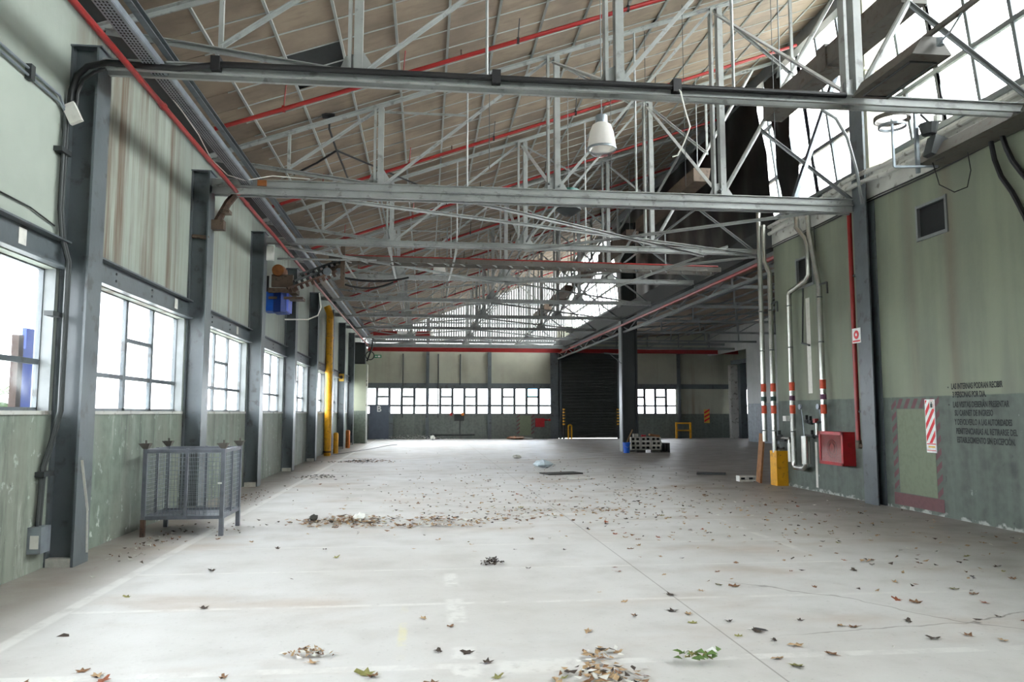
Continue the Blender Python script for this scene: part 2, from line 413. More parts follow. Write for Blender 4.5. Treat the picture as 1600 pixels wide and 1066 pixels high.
# back wall
b = B(); zlo, zhi = 1.52, 3.10
b.box((-4.2, YB, 0), (8.2, YB+.2, zlo)).box((-4.2, YB, zhi), (8.2, YB+.2, 5.5)).box((8.2, YB, 5.1), (12.1, YB+.2, 5.5))
b.box((12.1, YB, 0), (22.2, YB+.2, zlo)).box((12.1, YB, zhi), (22.2, YB+.2, 6.7)).box((-4.2, YB, zlo), (-3.7, YB+.2, zhi)).box((7.75, YB, zlo), (8.2, YB+.2, zhi))
b.box((12.1, YB, zlo), (12.4, YB+.2, zhi)).box((15.8, YB, zlo), (19.6, YB+.2, zhi)).box((20.9, YB, zlo), (22.2, YB+.2, zhi))
b.box((8.2, YB, 5.5), (12.1, YB+.2, 7.0))
S(b, 'wall_back', 'wall_b', 'far end wall, beige panels over a dark green dado')
b = B().box((17.9, 16.7, 0), (18.1, 41.4, 6.6)).box((17.9, 41.4, 5.2), (18.1, YB, 6.6)); S(b, 'wall_side', 'wall_g', 'grey side wall of the second bay')
b = B().box((22, 41.2, 0), (22.2, YB, 6.6)).box((18.1, 41.2, 0), (22, 41.4, 6.6)); S(b, 'wall_annex', 'wall_g', 'wall of the annex past the grey side wall')
b = B().box((-4.2, -6.2, 0), (8.2, -6, 11)); S(b, 'wall_rear', 'wall_r', 'wall behind the viewer')

# roof decks
def deck(b, x0, x1, y0, y1, off, th=.05):
    f = lambda x: zc(x)+off
    b.add([(x, y, f(x)+dz) for dz in (0, th) for x, y in ((x0, y0), (x1, y0), (x1, y1), (x0, y1))],
          [(3, 2, 1, 0), (4, 5, 6, 7), (0, 1, 5, 4), (1, 2, 6, 5), (2, 3, 7, 6), (3, 0, 4, 7)])
b = B(); deck(b, -4.25, 8.95, -6.2, YB+.2, .14)
ceiling = S(b, 'ceiling', 'charcoal', 'sloping sawtooth ceiling of fibre boards in a grid of grey bars')
X0, PX, PY = -2.81, .775, .6
rot = Matrix.Rotation(-SL, 3, 'Y')
cells = []
for i in range(-1, 15):
    for j in range(int((-6-.2)//PY)+1, int(47//PY)):
        xa = X0+PX*i; ya = 11.35+PY*j
        if ya < -6 or ya+PY > YB: continue
        cells.append((xa, ya, i, j))
missing = {(1, 0), (1, -1)}
cells = [c for c in cells if (c[2], c[3]) not in missing]
def vis(c):
    v = Vector((c[0]+.39, c[1]+.3, zc(c[0]+.39)-1.6)); d = v.dot(Fv)
    if d < .5: return 1e9
    u, w = v.dot(Rv)/d*1200, v.dot(Uv)/d*1200
    if abs(u) > 830 or abs(w) > 560: return 1e8+v.length
    return v.length
cells.sort(key=vis)
pm = None
for n_, (xa, ya, i, j) in enumerate(cells[:296]):
    xm = xa+PX/2; c = Vector((xm, ya+PY/2, zc(xm)))
    if pm is None: pm = B().cbox((0, 0, .012), (PX/math.cos(SL)-.02, PY-.012, .018), rot).mesh('ceiling_board', 'board')
    o = bpy.data.objects.new('ceiling_board', pm); COL.objects.link(o); o.parent = ceiling
    o.location = c+Vector((0, 0, random.uniform(0, .006))); o.rotation_euler = (random.uniform(-.005, .005), random.uniform(-.004, .004), 0)
b = B()
for (xa, ya, i, j) in cells[296:]:
    xm = xa+PX/2; b.cbox((xm, ya+PY/2, zc(xm)+.012+random.uniform(0, .012)), (PX/math.cos(SL)-.02, PY-.012, .018), rot)
P(b, 'ceiling_boards', 'board', ceiling, kind='stuff')
for i in range(0, 16):
    x = X0+PX*i
    P(B().sweep([(-.019, -.018), (.019, -.018), (.019, .01), (-.019, .01)], (x, -6, zc(x)), (x, YB, zc(x))), 'purlin', 'purlin', ceiling)
tb = None
for j in range(int((-6-.2)//PY)+1, int(47//PY)+1):
    y = 11.35+PY*j
    if tb is None: tb = B().bar((-2.95, 0, zc(-2.95)-.003), (8.85, 0, zc(8.85)-.003), .015, .014).mesh('tee_bar', 'purlin')
    o = bpy.data.objects.new('tee_bar', tb); COL.objects.link(o); o.parent = ceiling; o.location = (0, y, 0)
# dark corrugated eave strip
b = B(); y = -6.
n = 0
for k in range(250):
    y0 = -6+k*.45
    if y0 > YB-.2: break
    b.cbox((-3.25, y0, zc(-3.25)+.05), (.66, .02, .03), rot)
P(b, 'eave_ribs', 'charcoal', ceiling, kind='stuff')
# second sawtooth roof
b = B()
f2 = lambda x: 6.12+.06*(x-9.2)
b.add([(x, y, f2(x)+dz) for dz in (0, .08) for x, y in ((9.15, 16.5), (18.2, 16.5), (18.2, YB+.2), (9.15, YB+.2))],
      [(3, 2, 1, 0), (4, 5, 6, 7), (0, 1, 5, 4), (1, 2, 6, 5), (2, 3, 7, 6), (3, 0, 4, 7)])
b.box((18, 41.2, 6.55), (22.2, YB+.2, 6.7))
ceil2 = S(b, 'ceiling_second', 'board', 'dim sloping ceiling of the second bay')
for i in range(9):
    x = 9.6+i*1.0; P(B().bar((x, 16.7, f2(x)-.03), (x, YB, f2(x)-.03), .05, .06), 'purlin', 'steel_mid', ceil2)
# gutter fascia and glazing upstand
b = B().box((XR-.02, 16.72, 5.42), (XR+.1, YB, 5.95)).box((XR+.1, 16.72, 5.87), (9.3, YB, 5.95)).box((9.2, 16.72, 5.95), (9.3, YB, 6.75))
S(b, 'trim_gutter', 'charcoal', 'dark gutter beam running on past the end of the right wall')
b = B().box((XR-.02, -6, 5.42), (XR+.1, 16.72, 5.95)).box((XR+.1, -6, 5.87), (9.3, 16.72, 5.95)).box((9.2, -6, 5.95), (9.3, 16.72, 6.75))
S(b, 'trim_gutter', 'fascia', 'pale grey gutter fascia above the right wall')
for zz, xx in ((5.97, 7.9), (5.80, 7.88)):
    pass
# ---------------------------------------------------------------- left windows
def window(n, plane, rows_for, ys, z0, z1, x, depth=.05, sill=True, mat='steel_dark', zmid=2.08, ztop=2.58, blue=(), missing=()):
    """plane 'x': lies in constant x, runs along y. plane 'y': lies in constant y, runs along x."""
    def bx(b, a0, a1, za, zb, d=depth):
        if plane == 'x': b.box((x-d/2, a0, za), (x+d/2, a1, zb))
        else: b.box((a0, x-d/2, za), (a1, x+d/2, zb))
    f = B(); t = .035; mw, gw = (.042, .028) if plane == 'x' else (.085, .06)
    bx(f, ys[0], ys[-1], z0, z0+t); bx(f, ys[0], ys[-1], z1-t, z1); bx(f, ys[0], ys[0]+t, z0, z1); bx(f, ys[-1]-t, ys[-1], z0, z1)
    o = S(f, f'window_{n}', mat, None)
    for yy in ys[1:-1]:
        g = B(); bx(g, yy-mw, yy+mw, z0, z1); P(g, 'mullion', mat, o)
    for i in range(len(ys)-1):
        a0, a1 = ys[i]+.02, ys[i+1]-.02
        zz = [z0+.02]+rows_for[i]+[z1-.02]
        for q in rows_for[i]:
            g = B(); bx(g, a0, a1, q-gw, q+gw, depth*.8); P(g, 'glazing_bar', mat, o)
        for k in range(len(zz)-1):
            if (i, k) in missing: continue
            g = B(); bx(g, a0, a1, zz[k], zz[k+1], .005); P(g, 'pane', 'glass_blue' if (i, k) in blue else 'glass', o)
    return o
R3, R2, R1 = [2.07, 2.58], [2.07], []
for k in range(-3, 8):
    y0 = YK[0]+4.4*k+.5; y1 = YK[0]+4.4*(k+1)-.03
    w = (y1-y0)/4
    ys = [y0, y0+w*.86, y0+w*1.82, y0+w*2.86, y1]
    rows = [R3, R2, R3, R2]; blue = ()
    if k == -1:
        ys = [y0, y0+.9, y0+1.8, y0+2.95, y1]; rows = [R3, R2, R3, [2.13]]; blue = ()
    if k in (0,): blue = ((3, 1),)
    wd = window(k+4, 'x', rows, ys, 1.62, 3.14, -4.06, blue=())
    wd['label'] = f'steel framed left wall window number {k+4} counting from behind the viewer'
    # sill and lintel channel
    P(B().box((-4.105, y0-.01, 1.58), (XL+.02, y1+.01, 1.62)), 'window_sill', 'fascia', wd)
    P(B().box((XL-.12, y1-.02, 1.62), (XL, y1, 3.14)), 'window_reveal', 'steel_mid', wd)
    lb = B().chan((XL+.004, y0-.25, 3.28), (XL+.004, y1+.05, 3.28), .11, .30, .02)
    lt = S(lb, f'trim_{k+4}', 'steel_dark', f'dark steel lintel channel over left window {k+4}')
    for q in (.25, .58):
        P(B().lathe([(0, .012), (.018, .012), (.018, 0)], (XL+.022, y0+(y1-y0)*q, 3.34), 6, 'x').lathe([(0, .012), (.018, .012), (.018, 0)], (XL+.022, y0+(y1-y0)*q, 3.25), 6, 'x'), 'bolt', 'charcoal', lt)
    if k in (-1, 0, 1):
        yy = {-1: 7.72, 0: 12.35, 1: 16.3}[k]
        P(B().box((XL+.02, yy, 3.22), (XL+.028, yy+.14, 3.38)), 'paper_label', 'paper', lt)
# outside: blue board, hedge, low wall
b = B().box((-4.75, 9.52, -.2), (-4.7, 10.4, 2.35)).box((-4.75, 9.62, 2.35), (-4.7, 10.4, 2.6)); THING(b, 'board', 'blue_deep', 'bright blue board leaning outside the nearest left window', 'board')
b = B().box((-4.75, 9.40, -.2), (-4.67, 9.51, 2.5)); THING(b, 'timber_post', 'wet_brown', 'rough brown timber post beside the blue board outside', 'post')
b = B()
rs = random.Random(3)
for i in range(420):
    c = Vector((-13+rs.uniform(-1, 1), rs.uniform(16, 26), rs.uniform(0, 2.6))); a = rs.uniform(.15, .35)
    rr = Matrix.Rotation(rs.uniform(0, 6), 3, Vector((rs.uniform(-1, 1), rs.uniform(-1, 1), rs.uniform(-1, 1))).normalized())
    b.add([c+rr @ Vector(q)*a for q in ((-1, 0, 0), (0, -.6, 0), (1, 0, .2), (0, .6, 0))], [(0, 1, 2, 3)])
THING(b, 'hedge', 'foliage', 'sunlit green hedge seen through the nearest left window', 'hedge', kind='stuff')

# ---------------------------------------------------------------- left columns
def column(y, x0=XL, x1=-3.62, top=5.62):
    t = .025
    c = T('steel_column', None, 'column', ((x0+x1)/2, y+.17, 0))
    P(B().box((x1-t, y, 0), (x1, y+.36, top)), 'inner_flange', 'steel_dark', c)
    P(B().box((x0, y+.02, 0), (x0+t, y+.34, top)), 'wall_flange', 'steel_dark', c)
    P(B().box((x0+t, y+.10, 0), (x1-t, y+.125, top)), 'web', 'steel_dark', c)
    P(B().box((x0+t, y+.005, 0), (x1-t-.005, y+.1, .09)), 'plinth', 'block', c)
    P(B().box((x0, y-.005, top), (x1+.03, y+.37, top+.02)), 'cap_plate', 'steel_dark', c)
    return c
lab = ['dark grey steel column nearest the camera on the left wall, scraped pale at its foot',
       'second grey steel column on the left wall, behind the wire cage, with a rusty bracket above',
       'third grey steel column on the left wall, just past the wire cage',
       'fourth grey steel column on the left wall, just past the blue box',
       'fifth grey steel column on the left wall, just before the yellow pipe',
       'sixth grey steel column on the left wall, just past the yellow pipe',
       'seventh grey steel column on the left wall, carrying a small yellow plate',
       'eighth grey steel column on the left wall, nearest the far concrete pier']
first = column(YK[0]); first['label'] = lab[0]; first['group'] = 'steel columns along the left wall'
P(B().bar((-3.619, 8.66, 1.1), (-3.619, 8.86, .55), .004, .05, (1, 0, 0)).bar((-3.619, 8.86, .55), (-3.619, 8.9, .1), .004, .04, (1, 0, 0)), 'scrape_mark', 'paper', first)
for i in range(1, 8):
    c = column(YK[i]); c['label'] = lab[i]; c['group'] = 'steel columns along the left wall'

# ---------------------------------------------------------------- roof trusses
def truss(y, double=False):
    t = T('roof_truss', None, 'truss', (2.2, y+.15, 5.45)); Y = y+.15
    c = lambda x, z: (x, Y, z)
    up = (0, 1, 0)
    b = B().chan((-3.6, Y-.06, 5.46), (7.9, Y-.06, 5.46), .05, .12, .012); b.chan((7.9, Y+.06, 5.46), (-3.6, Y+.06, 5.46), .05, .12, .012)
    P(b, 'bottom_chord', 'steel_light', t)
    P(B().ang(c(-3.75, zt(-3.75)+.06), c(8.75, zt(8.75)+.06), .065, .011), 'top_chord', 'steel_light', t)
    P(B().ang(c(-3.62, 5.90), c(-.87, 5.54), .06, .01), 'heel_strut', 'steel_light', t)
    def dbl(name, x0, z0, x1, z1, g=.055, a=.042):
        d = B()
        for s in (-g, g): d.bar((x0, Y+s, z0), (x1, Y+s, z1), a, .012, (0, 1, 0) if abs(x1-x0) > .01 else (0, 1, 0)); d.bar((x0, Y+s*.6, z0), (x1, Y+s*.6, z1), .012, a, (0, 1, 0))
        P(d, name, 'steel_light', t)
    def vert(x, z0, z1, w=.09, g=.05):
        d = B()
        for s in (-1, 1): d.box((x+s*g-.02-.03*(s > 0), Y-w/2, z0), (x+s*g+.02+.03*(s < 0)-.03*(s < 0)+.03*(s > 0), Y+w/2, z1))
        P(d, 'vertical', 'steel_light', t)
    P(B().bar(c(-2.37, 5.74), c(-2.37, zt(-2.37)), .05, .05, up), 'vertical', 'steel_light', t)
    P(B().ang(c(-2.37, 5.78), c(-.87, zt(-.87)), .045, .01), 'diagonal', 'steel_light', t)
    vert(-.87, 5.5, zt(-.87), .09, .05)
    P(B().ang(c(-.8, 5.52), c(2.15, zt(2.15)), .045, .01), 'diagonal', 'steel_light', t)
    vert(2.2, 5.5, zt(2.2), .14, .08)
    dbl('diagonal', 2.28, 5.55, 5.15, zt(5.15)-.03)
    vert(5.25, 5.5, zt(5.25), .14, .08)
    P(B().tube([c(5.33, 5.55), c(7.95, zt(7.95))], .04, 8), 'diagonal', 'steel_light', t)
    P(B().ang(c(5.25, zt(5.25)), c(6.74, 7.9), .05, .01), 'diagonal', 'steel_light', t)
    P(B().ang(c(6.08, 6.82), c(7.85, 5.52), .05, .01), 'diagonal', 'steel_mid', t)
    P(B().bar(c(6.74, 7.85), c(6.74, zt(6.74)), .05, .05, up), 'vertical', 'steel_light', t)
    P(B().tube([c(.68, 5.5), c(.68, zt(.68))], .02, 6), 'tie_rod', 'steel_light', t)
    P(B().tube([c(3.72, 5.5), c(3.72, zt(3.72))], .02, 6), 'tie_rod', 'steel_light', t)
    P(B().ang(c(-.87, zt(-.87)-.05), c(.68, 6.84), .03, .008), 'tie_angle', 'steel_light', t)
    P(B().ang(c(2.2, zt(2.2)-.05), c(3.72, 7.15), .03, .008), 'tie_angle', 'steel_light', t)
    for x, zz in ((-.87, 5.52), (2.2, 5.52), (5.25, 5.52)):
        P(B().add([(x-.2, Y-.012, zz-.06), (x+.32, Y-.012, zz-.06), (x+.1, Y-.012, zz+.28), (x-.1, Y-.012, zz+.2),
                   (x-.2, Y+.012, zz-.06), (x+.32, Y+.012, zz-.06), (x+.1, Y+.012, zz+.28), (x-.1, Y+.012, zz+.2)],
                  [(0, 1, 2, 3), (7, 6, 5, 4), (0, 4, 5, 1), (1, 5, 6, 2), (2, 6, 7, 3), (3, 7, 4, 0)]), 'gusset_plate', 'steel_light', t)
    return t
ords = ['first', 'second', 'third', 'fourth', 'fifth', 'sixth', 'seventh', 'eighth', 'ninth']
tl = ['grey steel roof truss nearest the camera, black cable along its bottom chord',
      'second roof truss from the camera, with a deeper doubled bottom chord']
t0 = truss(YK[0])
trusses = [t0]
for i in range(1, 9):
    t = copy_tree(t0); t.location.y = YK[i]+.15; trusses.append(t)
for i, t in enumerate(trusses):
    t['label'] = tl[i] if i < 2 else f'{ords[i]} grey steel roof truss counting from the camera' + (', beside the rusty hoist' if i == 2 else ', nearest the far wall' if i == 8 else '')
    t['group'] = 'steel roof trusses'
y = YK[1]+.15
P(B().chan((-3.6, y-.06, 5.33), (7.8, y-.06, 5.33), .05, .13, .012).chan((7.8, y+.06, 5.33), (-3.6, y+.06, 5.33), .05, .13, .012), 'lower_chord_beam', 'steel_light', trusses[1])
P(B().chan((6.72, y, 5.5), (7.85, y, 8.5), .07, .14, .012, (0, 1, 0)), 'end_brace', 'galv', trusses[1])
# second bay trusses
def truss2(y):
    t = T('lattice_truss', None, 'truss', (13.5, y, 5.4)); c = lambda x, z: (x, y, z)
    P(B().bar(c(8.1, 5.45), c(17.9, 5.45), .08, .1), 'bottom_chord', 'steel_mid', t)
    P(B().bar(c(8.1, 5.98), c(17.9, f2(17.9)-.12), .08, .08), 'top_chord', 'steel_mid', t)
    xs = [9.3, 11.2, 13.1, 15.0, 16.9]
    for i, x in enumerate(xs):
        P(B().bar(c(x, 5.45), c(x, f2(x)-.12), .06, .06, (0, 1, 0)), 'vertical', 'steel_mid', t)
        if i < 4: P(B().bar(c(x, 5.45), c(xs[i+1], f2(xs[i+1])-.14), .05, .05, (0, 1, 0)), 'diagonal', 'steel_mid', t)
    return t
p2 = truss2(YK[2]+.6)
for i in range(0, 7):
    t = p2 if i == 0 else copy_tree(p2)
    t.location.y = YK[2]+.6+4.4*i
    t['label'] = f'{ords[i]} dim lattice truss of the second bay counting from the camera'; t['group'] = 'lattice trusses of the second bay'

# braces between trusses
def thing_bar(name, mat, label, cat, fn, group=None, smooth=False):
    b = B(); fn(b); return THING(b, name, mat, label, cat, group, smooth)
y1_, y2_, y3_, y4_ = YK[0]+.15, YK[1]+.15, YK[2]+.15, YK[3]+.15
BR = 'horizontal braces between roof trusses'
for (p, q, l) in (((-3.2, y2_, 5.43), (7.9, y3_, 5.43), 'long grey brace crossing from left end of second truss to right end of third'),
                  ((7.8, y2_, 5.40), (2.25, y3_, 5.40), 'grey brace from right end of second truss back to middle of third'),
                  ((.4, y2_, 5.37), (6.6, y3_, 5.37), 'bright grey brace from middle of second truss towards right of third'),
                  ((-3.4, y3_, 5.38), (2.2, y4_, 5.38), 'grey brace from left end of third truss to middle of fourth'),
                  ((7.9, y3_, 5.38), (2.25, y4_+.05, 5.35), 'grey brace from right end of third truss to middle of fourth'),
                  ((7.2, y3_, 5.62), (4.6, y3_+.7, 4.7), 'broad sloping strut by the top of silver pipes')):
    thing_bar('truss_brace', 'steel_light', l, 'brace', lambda b: b.ang(p, q, .055, .01), BR)
for k in range(3, 8):
    for s in (0, 1):
        p = (2.2, YK[k]+.15, 5.42); q = ((7.9 if s else -3.4), YK[k+1]+.15, 5.42)
        thing_bar('truss_brace', 'steel_light', f'grey brace running {"right" if s else "left"} from middle of {ords[k]} truss to end of next', 'brace', lambda b: b.ang(p, q, .045, .01), BR)
for i, (x, xe) in enumerate(((-2.05, -2.0), (-.86, -.88), (.68, .62))):
    thing_bar('tie_strap', 'steel_light', ['leftmost', 'middle', 'rightmost'][i]+' of three pale straps between third and fourth trusses', 'strap',
              lambda b: [b.bar(a, c_, .05, .012) for a, c_ in zip(sag((x, y3_, 5.40), (xe, y4_, 5.40), .06, 6)[:-1], sag((x, y3_, 5.40), (xe, y4_, 5.40), .06, 6)[1:])], 'straps under the roof')
# longitudinal ties along the hall, one run each
for i, (x, z, r, l) in enumerate(((2.12, 5.62, .022, 'thin grey tie rod running down the hall at truss mid nodes'), (2.3, 5.58, .022, 'second thin grey tie rod running down the hall at truss mid nodes'),
                                  (5.25, 5.6, .025, 'grey tie rod running down the hall at right hand truss nodes'), (-.87, 5.58, .016, 'slim tie rod running down the hall at left hand truss nodes'))):
    thing_bar('tie_rod', 'steel_mid', l, 'tie rod', lambda b: b.tube([(x, YK[1], z), (x, YK[8]+.2, z)], r, 6), 'tie rods down the hall')
# vertical bracing along the hall in the planes of nodes (X pattern in elevation)
for k in range(0, 8):
    for x in ((2.2, 5.25) if k < 2 else (2.2,) if k < 5 else ()):
        p = (x, YK[k]+.2, 5.6); q = (x, YK[k+1]+.1, zt(x)-.1)
        thing_bar('sway_brace', 'steel_light', f'sloping sway brace from {ords[k]} truss up to the next, {"middle" if x < 3 else "right"} row', 'brace', lambda b: b.ang(p, q, .04, .009), 'sway braces between trusses')

# ridge beam, glazing units
b = B().box((8.55, -6, zt(8.6)-.15), (8.75, YB, zt(8.6)+.22)); THING(b, 'ridge_beam', 'steel_mid', 'grey steel ridge beam at the top edge of the sloping glazing', 'beam')
P1, P2 = Vector((9.2, 0, 6.75)), Vector((8.74, 0, 10.5))
gp = lambda t, y: tuple(P1.lerp(P2, t)+Vector((0, y, 0)))
def glazing(n, y0, y1, dark=False):
    nb = max(1, round((y1-y0)/.92)); w = (y1-y0)/nb
    up = (P2-P1).normalized()
    f = B().bar(gp(0, y0), gp(0, y1), .1, .1).bar(gp(1, y0), gp(1, y1), .08, .1)
    o = S(f, f'window_{n}', 'steel_dark', f'sloping roof glazing bay number {n-20}' + (', blacked out with film' if dark else ''))
    for t in (.26, .62): P(B().bar(gp(t, y0), gp(t, y1), .07, .09), 'glazing_rail', 'steel_dark', o)
    for k in range(nb+1):
        yy = y0+w*k; P(B().bar(gp(0, yy), gp(1, yy), .06, .07, (0, 1, 0)), 'mullion', 'steel_dark', o)
    nrm = Vector((up.z, 0, -up.x))*.003
    for k in range(nb):
        for (ta, tb_) in ((0, .26), (.26, .62), (.62, 1)):
            a, c_ = y0+w*k+.02, y0+w*(k+1)-.02
            q = [Vector(gp(ta, a)), Vector(gp(ta, c_)), Vector(gp(tb_, c_)), Vector(gp(tb_, a))]
            P(B().add([v-nrm for v in q]+[v+nrm for v in q], [(3, 2, 1, 0), (4, 5, 6, 7), (0, 1, 5, 4), (1, 2, 6, 5), (2, 3, 7, 6), (3, 0, 4, 7)]), 'pane', 'glass_roof', o)
    return o
n = 21
for y0 in (-6, -1.4, 3.2, 7.8, 12.4):
    glazing(n, y0, min(y0+4.6, 16.6) if y0 < 12 else 16.9); n += 1
for y0 in (16.9, 21.5, 26.1, 30.7): glazing(n, y0, y0+4.6, True); n += 1
glazing(n, 35.3, 39.9); n += 1
glazing(n, 39.9, YB); n += 1
# black film hung inside the glazing
rs = random.Random(5)
b = B(); nz = 10
for (ya, yb_, nx) in ((17.45, 18.35, 6), (18.9, 35.2, 70)):
    o_ = len(b.v); w_ = nx+1
    for j in range(nz+1):
        for i in range(nx+1):
            y = ya+(yb_-ya)*i/nx; p = Vector(gp(-.05+1.0*j/nz, y)); p.x -= .12+.03*math.sin(i*.9+j)+rs.uniform(0, .04)
            if ya < 18 and i == 0: p.y += rs.uniform(-.1, .2)+.15*math.sin(j*1.7)
            b.v.append(tuple(p))
    for j in range(nz):
        for i in range(nx): b.f.append((o_+j*w_+i, o_+j*w_+i+1, o_+(j+1)*w_+i+1, o_+(j+1)*w_+i)); b.fm.append(0)
THING(b, 'black_film', 'plastic_black', 'torn black plastic film blacking out the glazing past the right wall', 'film', smooth=True)

# gable of translucent corrugated sheet over the far wall
b = B(); nx = 300; vs = []
for i in range(nx+1):
    x = -4.1+12.9*i/nx; dy = .02*math.sin(2*math.pi*x/.15)
    vs += [(x, YB+.1+dy, 5.45), (x, YB+.1+dy, zc(x)+.12)]
b.add(vs, [(2*i, 2*i+2, 2*i+3, 2*i+1) for i in range(nx)])
gab = T('wall_gable', 'white translucent corrugated gable sheeting over the far wall', None, (2, YB, 5.4), kind='structure')
P(b, 'corrugated_sheet', 'sheet', gab, True)
b = B()
for i in range(86):
    x = -4.05+.15*i
    if x < 8.7: b.box((x, YB+.0, 5.9), (x+.07, YB+.05, zc(x)+.08))
P(b, 'sheet_ribs', 'rib', gab, kind='stuff')
for z in (6.1, 7.1, 8.3):
    xs = max(-4, (z-7.3)/.357)
    P(B().box((xs, YB-.06, z), (8.6, YB, z+.08)), 'girt', 'steel_mid', gab)
for x in (.1, 3.9, 6.2): P(B().box((x-.06, YB-.1, 5.45), (x+.06, YB-.02, zc(x))), 'gable_post', 'steel_mid', gab)
# closing glazed triangle between ridge and second roof at far end
S(B().box((8.7, YB, 6.6), (9.3, YB+.2, 10.6)), 'trim_gable', 'fascia', 'end trim of the ridge')

# ---------------------------------------------------------------- right side columns, girder
col_r = T('wall_column', 'grey steel column against the right wall beside the red riser pipe', 'column', (7.85, 12.95, 0))
P(B().box((7.78, 12.66, 0), (7.805, 13.08, 9.6)), 'inner_flange', 'steel_dark', col_r)
P(B().box((7.805, 12.86, 0), (7.945, 12.89, 9.9)), 'web', 'steel_dark', col_r)
P(B().box((7.925, 12.66, 0), (7.949, 13.08, 5.41)), 'wall_flange', 'steel_dark', col_r)
P(B().box((8.0, 12.85, 5.95), (8.5, 13.2, 9.9)), 'upper_post', 'cream', col_r)
P(B().box((7.95, 12.8, 5.95), (8.55, 13.25, 6.0)).box((7.95, 12.8, 7.9), (8.55, 13.25, 7.94)), 'collar_plate', 'cream', col_r)
P(B().tube([(7.0, 12.6, 7.0), (7.25, 12.6, 6.85), (7.45, 12.6, 6.5), (7.6, 12.6, 5.9), (7.68, 12.6, 5.3)], .03, 6), 'curved_strut', 'steel_mid', col_r)
cc = T('hall_column', 'big dark steel column in the middle distance beside the block pile', 'column', (8.36, 31.2, 0))
P(B().box((8.04, 31.05, 0), (8.09, 31.5, 9.6)), 'left_flange', 'steel_mid', cc)  # lighter paint than the web: light on this flange put into its colour
P(B().box((8.66, 31.05, 0), (8.72, 31.5, 9.6)), 'right_flange', 'charcoal', cc)
P(B().box((8.09, 31.18, 0), (8.66, 31.22, 9.6)), 'web', 'charcoal', cc)
P(B().bar((7.9, 31.0, 4.0), (7.3, 31.0, 4.05), .05, .05).bar((8.05, 31.0, 3.6), (7.5, 31.0, 4.05), .03, .03), 'side_bracket', 'steel_mid', cc)
g = T('lattice_girder', 'long lattice girder running from the right wall to the middle column', 'girder', (8.2, 24, 5.1))
P(B().bar((8.2, 16.75, 5.35), (8.2, YB, 5.35), .12, .12), 'top_chord', 'steel_mid', g)
P(B().bar((8.2, 16.75, 4.95), (8.2, YB, 4.95), .1, .08), 'bottom_chord', 'steel_mid', g)
for k in range(20): P(B().bar((8.2, 16.9+1.5*k, 4.95 if k % 2 else 5.33), (8.2, 18.4+1.5*k, 5.33 if k % 2 else 4.95), .04, .04), 'lacing', 'steel_mid', g)
THING(B().tube([(8.06, 16.8, 5.22), (8.06, 46, 5.22)], .05, 8), 'sprinkler_main', 'red', 'red pipe running along the lattice girder past the right wall', 'pipe', smooth=True)

# ---------------------------------------------------------------- sprinkler pipes under ceiling
for k in range(-1, 8):
    y = 11.65+4.4*k
    if y < 8: continue
    zz = lambda x: 7.0+.357*x
    s = T('sprinkler_pipe', f'{ords[k]} sloping red sprinkler pipe under the ceiling from the camera', 'pipe', (2.4, y, 7), 'red sprinkler pipes under the ceiling')
    P(B().tube([(-3.2, y, zz(-3.2)), (8.35, y, zz(8.35))], .034, 10), 'pipe_run', 'red', s, True)
    for x in (-2.2, -.4, 1.4, 3.2, 5.0, 6.8):
        P(B().tube([(x, y, zz(x)), (x+.03, y, zc(x)+.05)], .01, 6).lathe([(.055, -.02), (.055, .02)], (x, y, zz(x)), 8, 'x'), 'hanger', 'black' if x > 0 else 'red', s)
    for x in (.5, 4.1): P(B().tube([(x, y, zz(x)), (x, y, zz(x)+.12)], .015, 6), 'sprinkler_head', 'rust', s)
# eave runs along left: red main, perforated tray, rail
s = T('sprinkler_main', 'long red sprinkler main running under the left eave', 'pipe', (-3.2, 20, 5.35))
P(B().tube([(-3.2, -5.5, 5.30), (-3.2, 43.5, 5.30)], .034, 10), 'pipe_run', 'red', s, True)
for k in range(9): P(B().lathe([(.046, -.05), (.046, .05)], (-3.2, YK[0]+4.4*k+.8, 5.30), 10, 'y'), 'coupling', 'red', s, True)
s = T('cable_tray', 'perforated grey cable tray beside the red main under the left eave', 'tray', (-3.05, 20, 5.4))
b = B().box((-3.13, -5.5, 5.42), (-2.95, 43.5, 5.43)).box((-2.955, -5.5, 5.43), (-2.945, 43.5, 5.50)).box((-3.135, -5.5, 5.43), (-3.125, 43.5, 5.50))
P(b, 'tray_channel', 'galv', s)
b = B()
for k in range(300):
    y = 6.0+k*.055
    for x in (-3.10, -3.065, -3.03, -2.995): b.box((x-.008, y, 5.417), (x+.008, y+.03, 5.4195))
P(b, 'perforations', 'dark', s, kind='stuff')
s = T('eave_rail', 'dark angle rail running along the edge of the left ceiling', 'rail', (-2.9, 20, 5.6))
P(B().chan((-2.92, -5.5, 5.58), (-2.92, 44, 5.58), .07, .09, .012), 'angle', 'steel_dark', s)
THING(B().tube([(-3.15, 8.9, 5.48), (-3.1, 9.8, 5.40), (-3.12, 10.6, 5.38), (-3.22, 11.6, 5.37), (-3.18, 12.4, 5.38), (-3.0, 12.8, 5.42), (-2.6, 12.95, 5.56), (-2.0, 13.1, 5.57)], .008, 6), 'loose_wire', 'white', 'thin white wire trailing along the red sprinkler main', 'wire')
THING(B().box((-2.85, 13.0, 5.40), (-2.70, 13.03, 5.50)), 'junction_plate', 'motor', 'small orange plate on the second truss near its left end', 'plate')

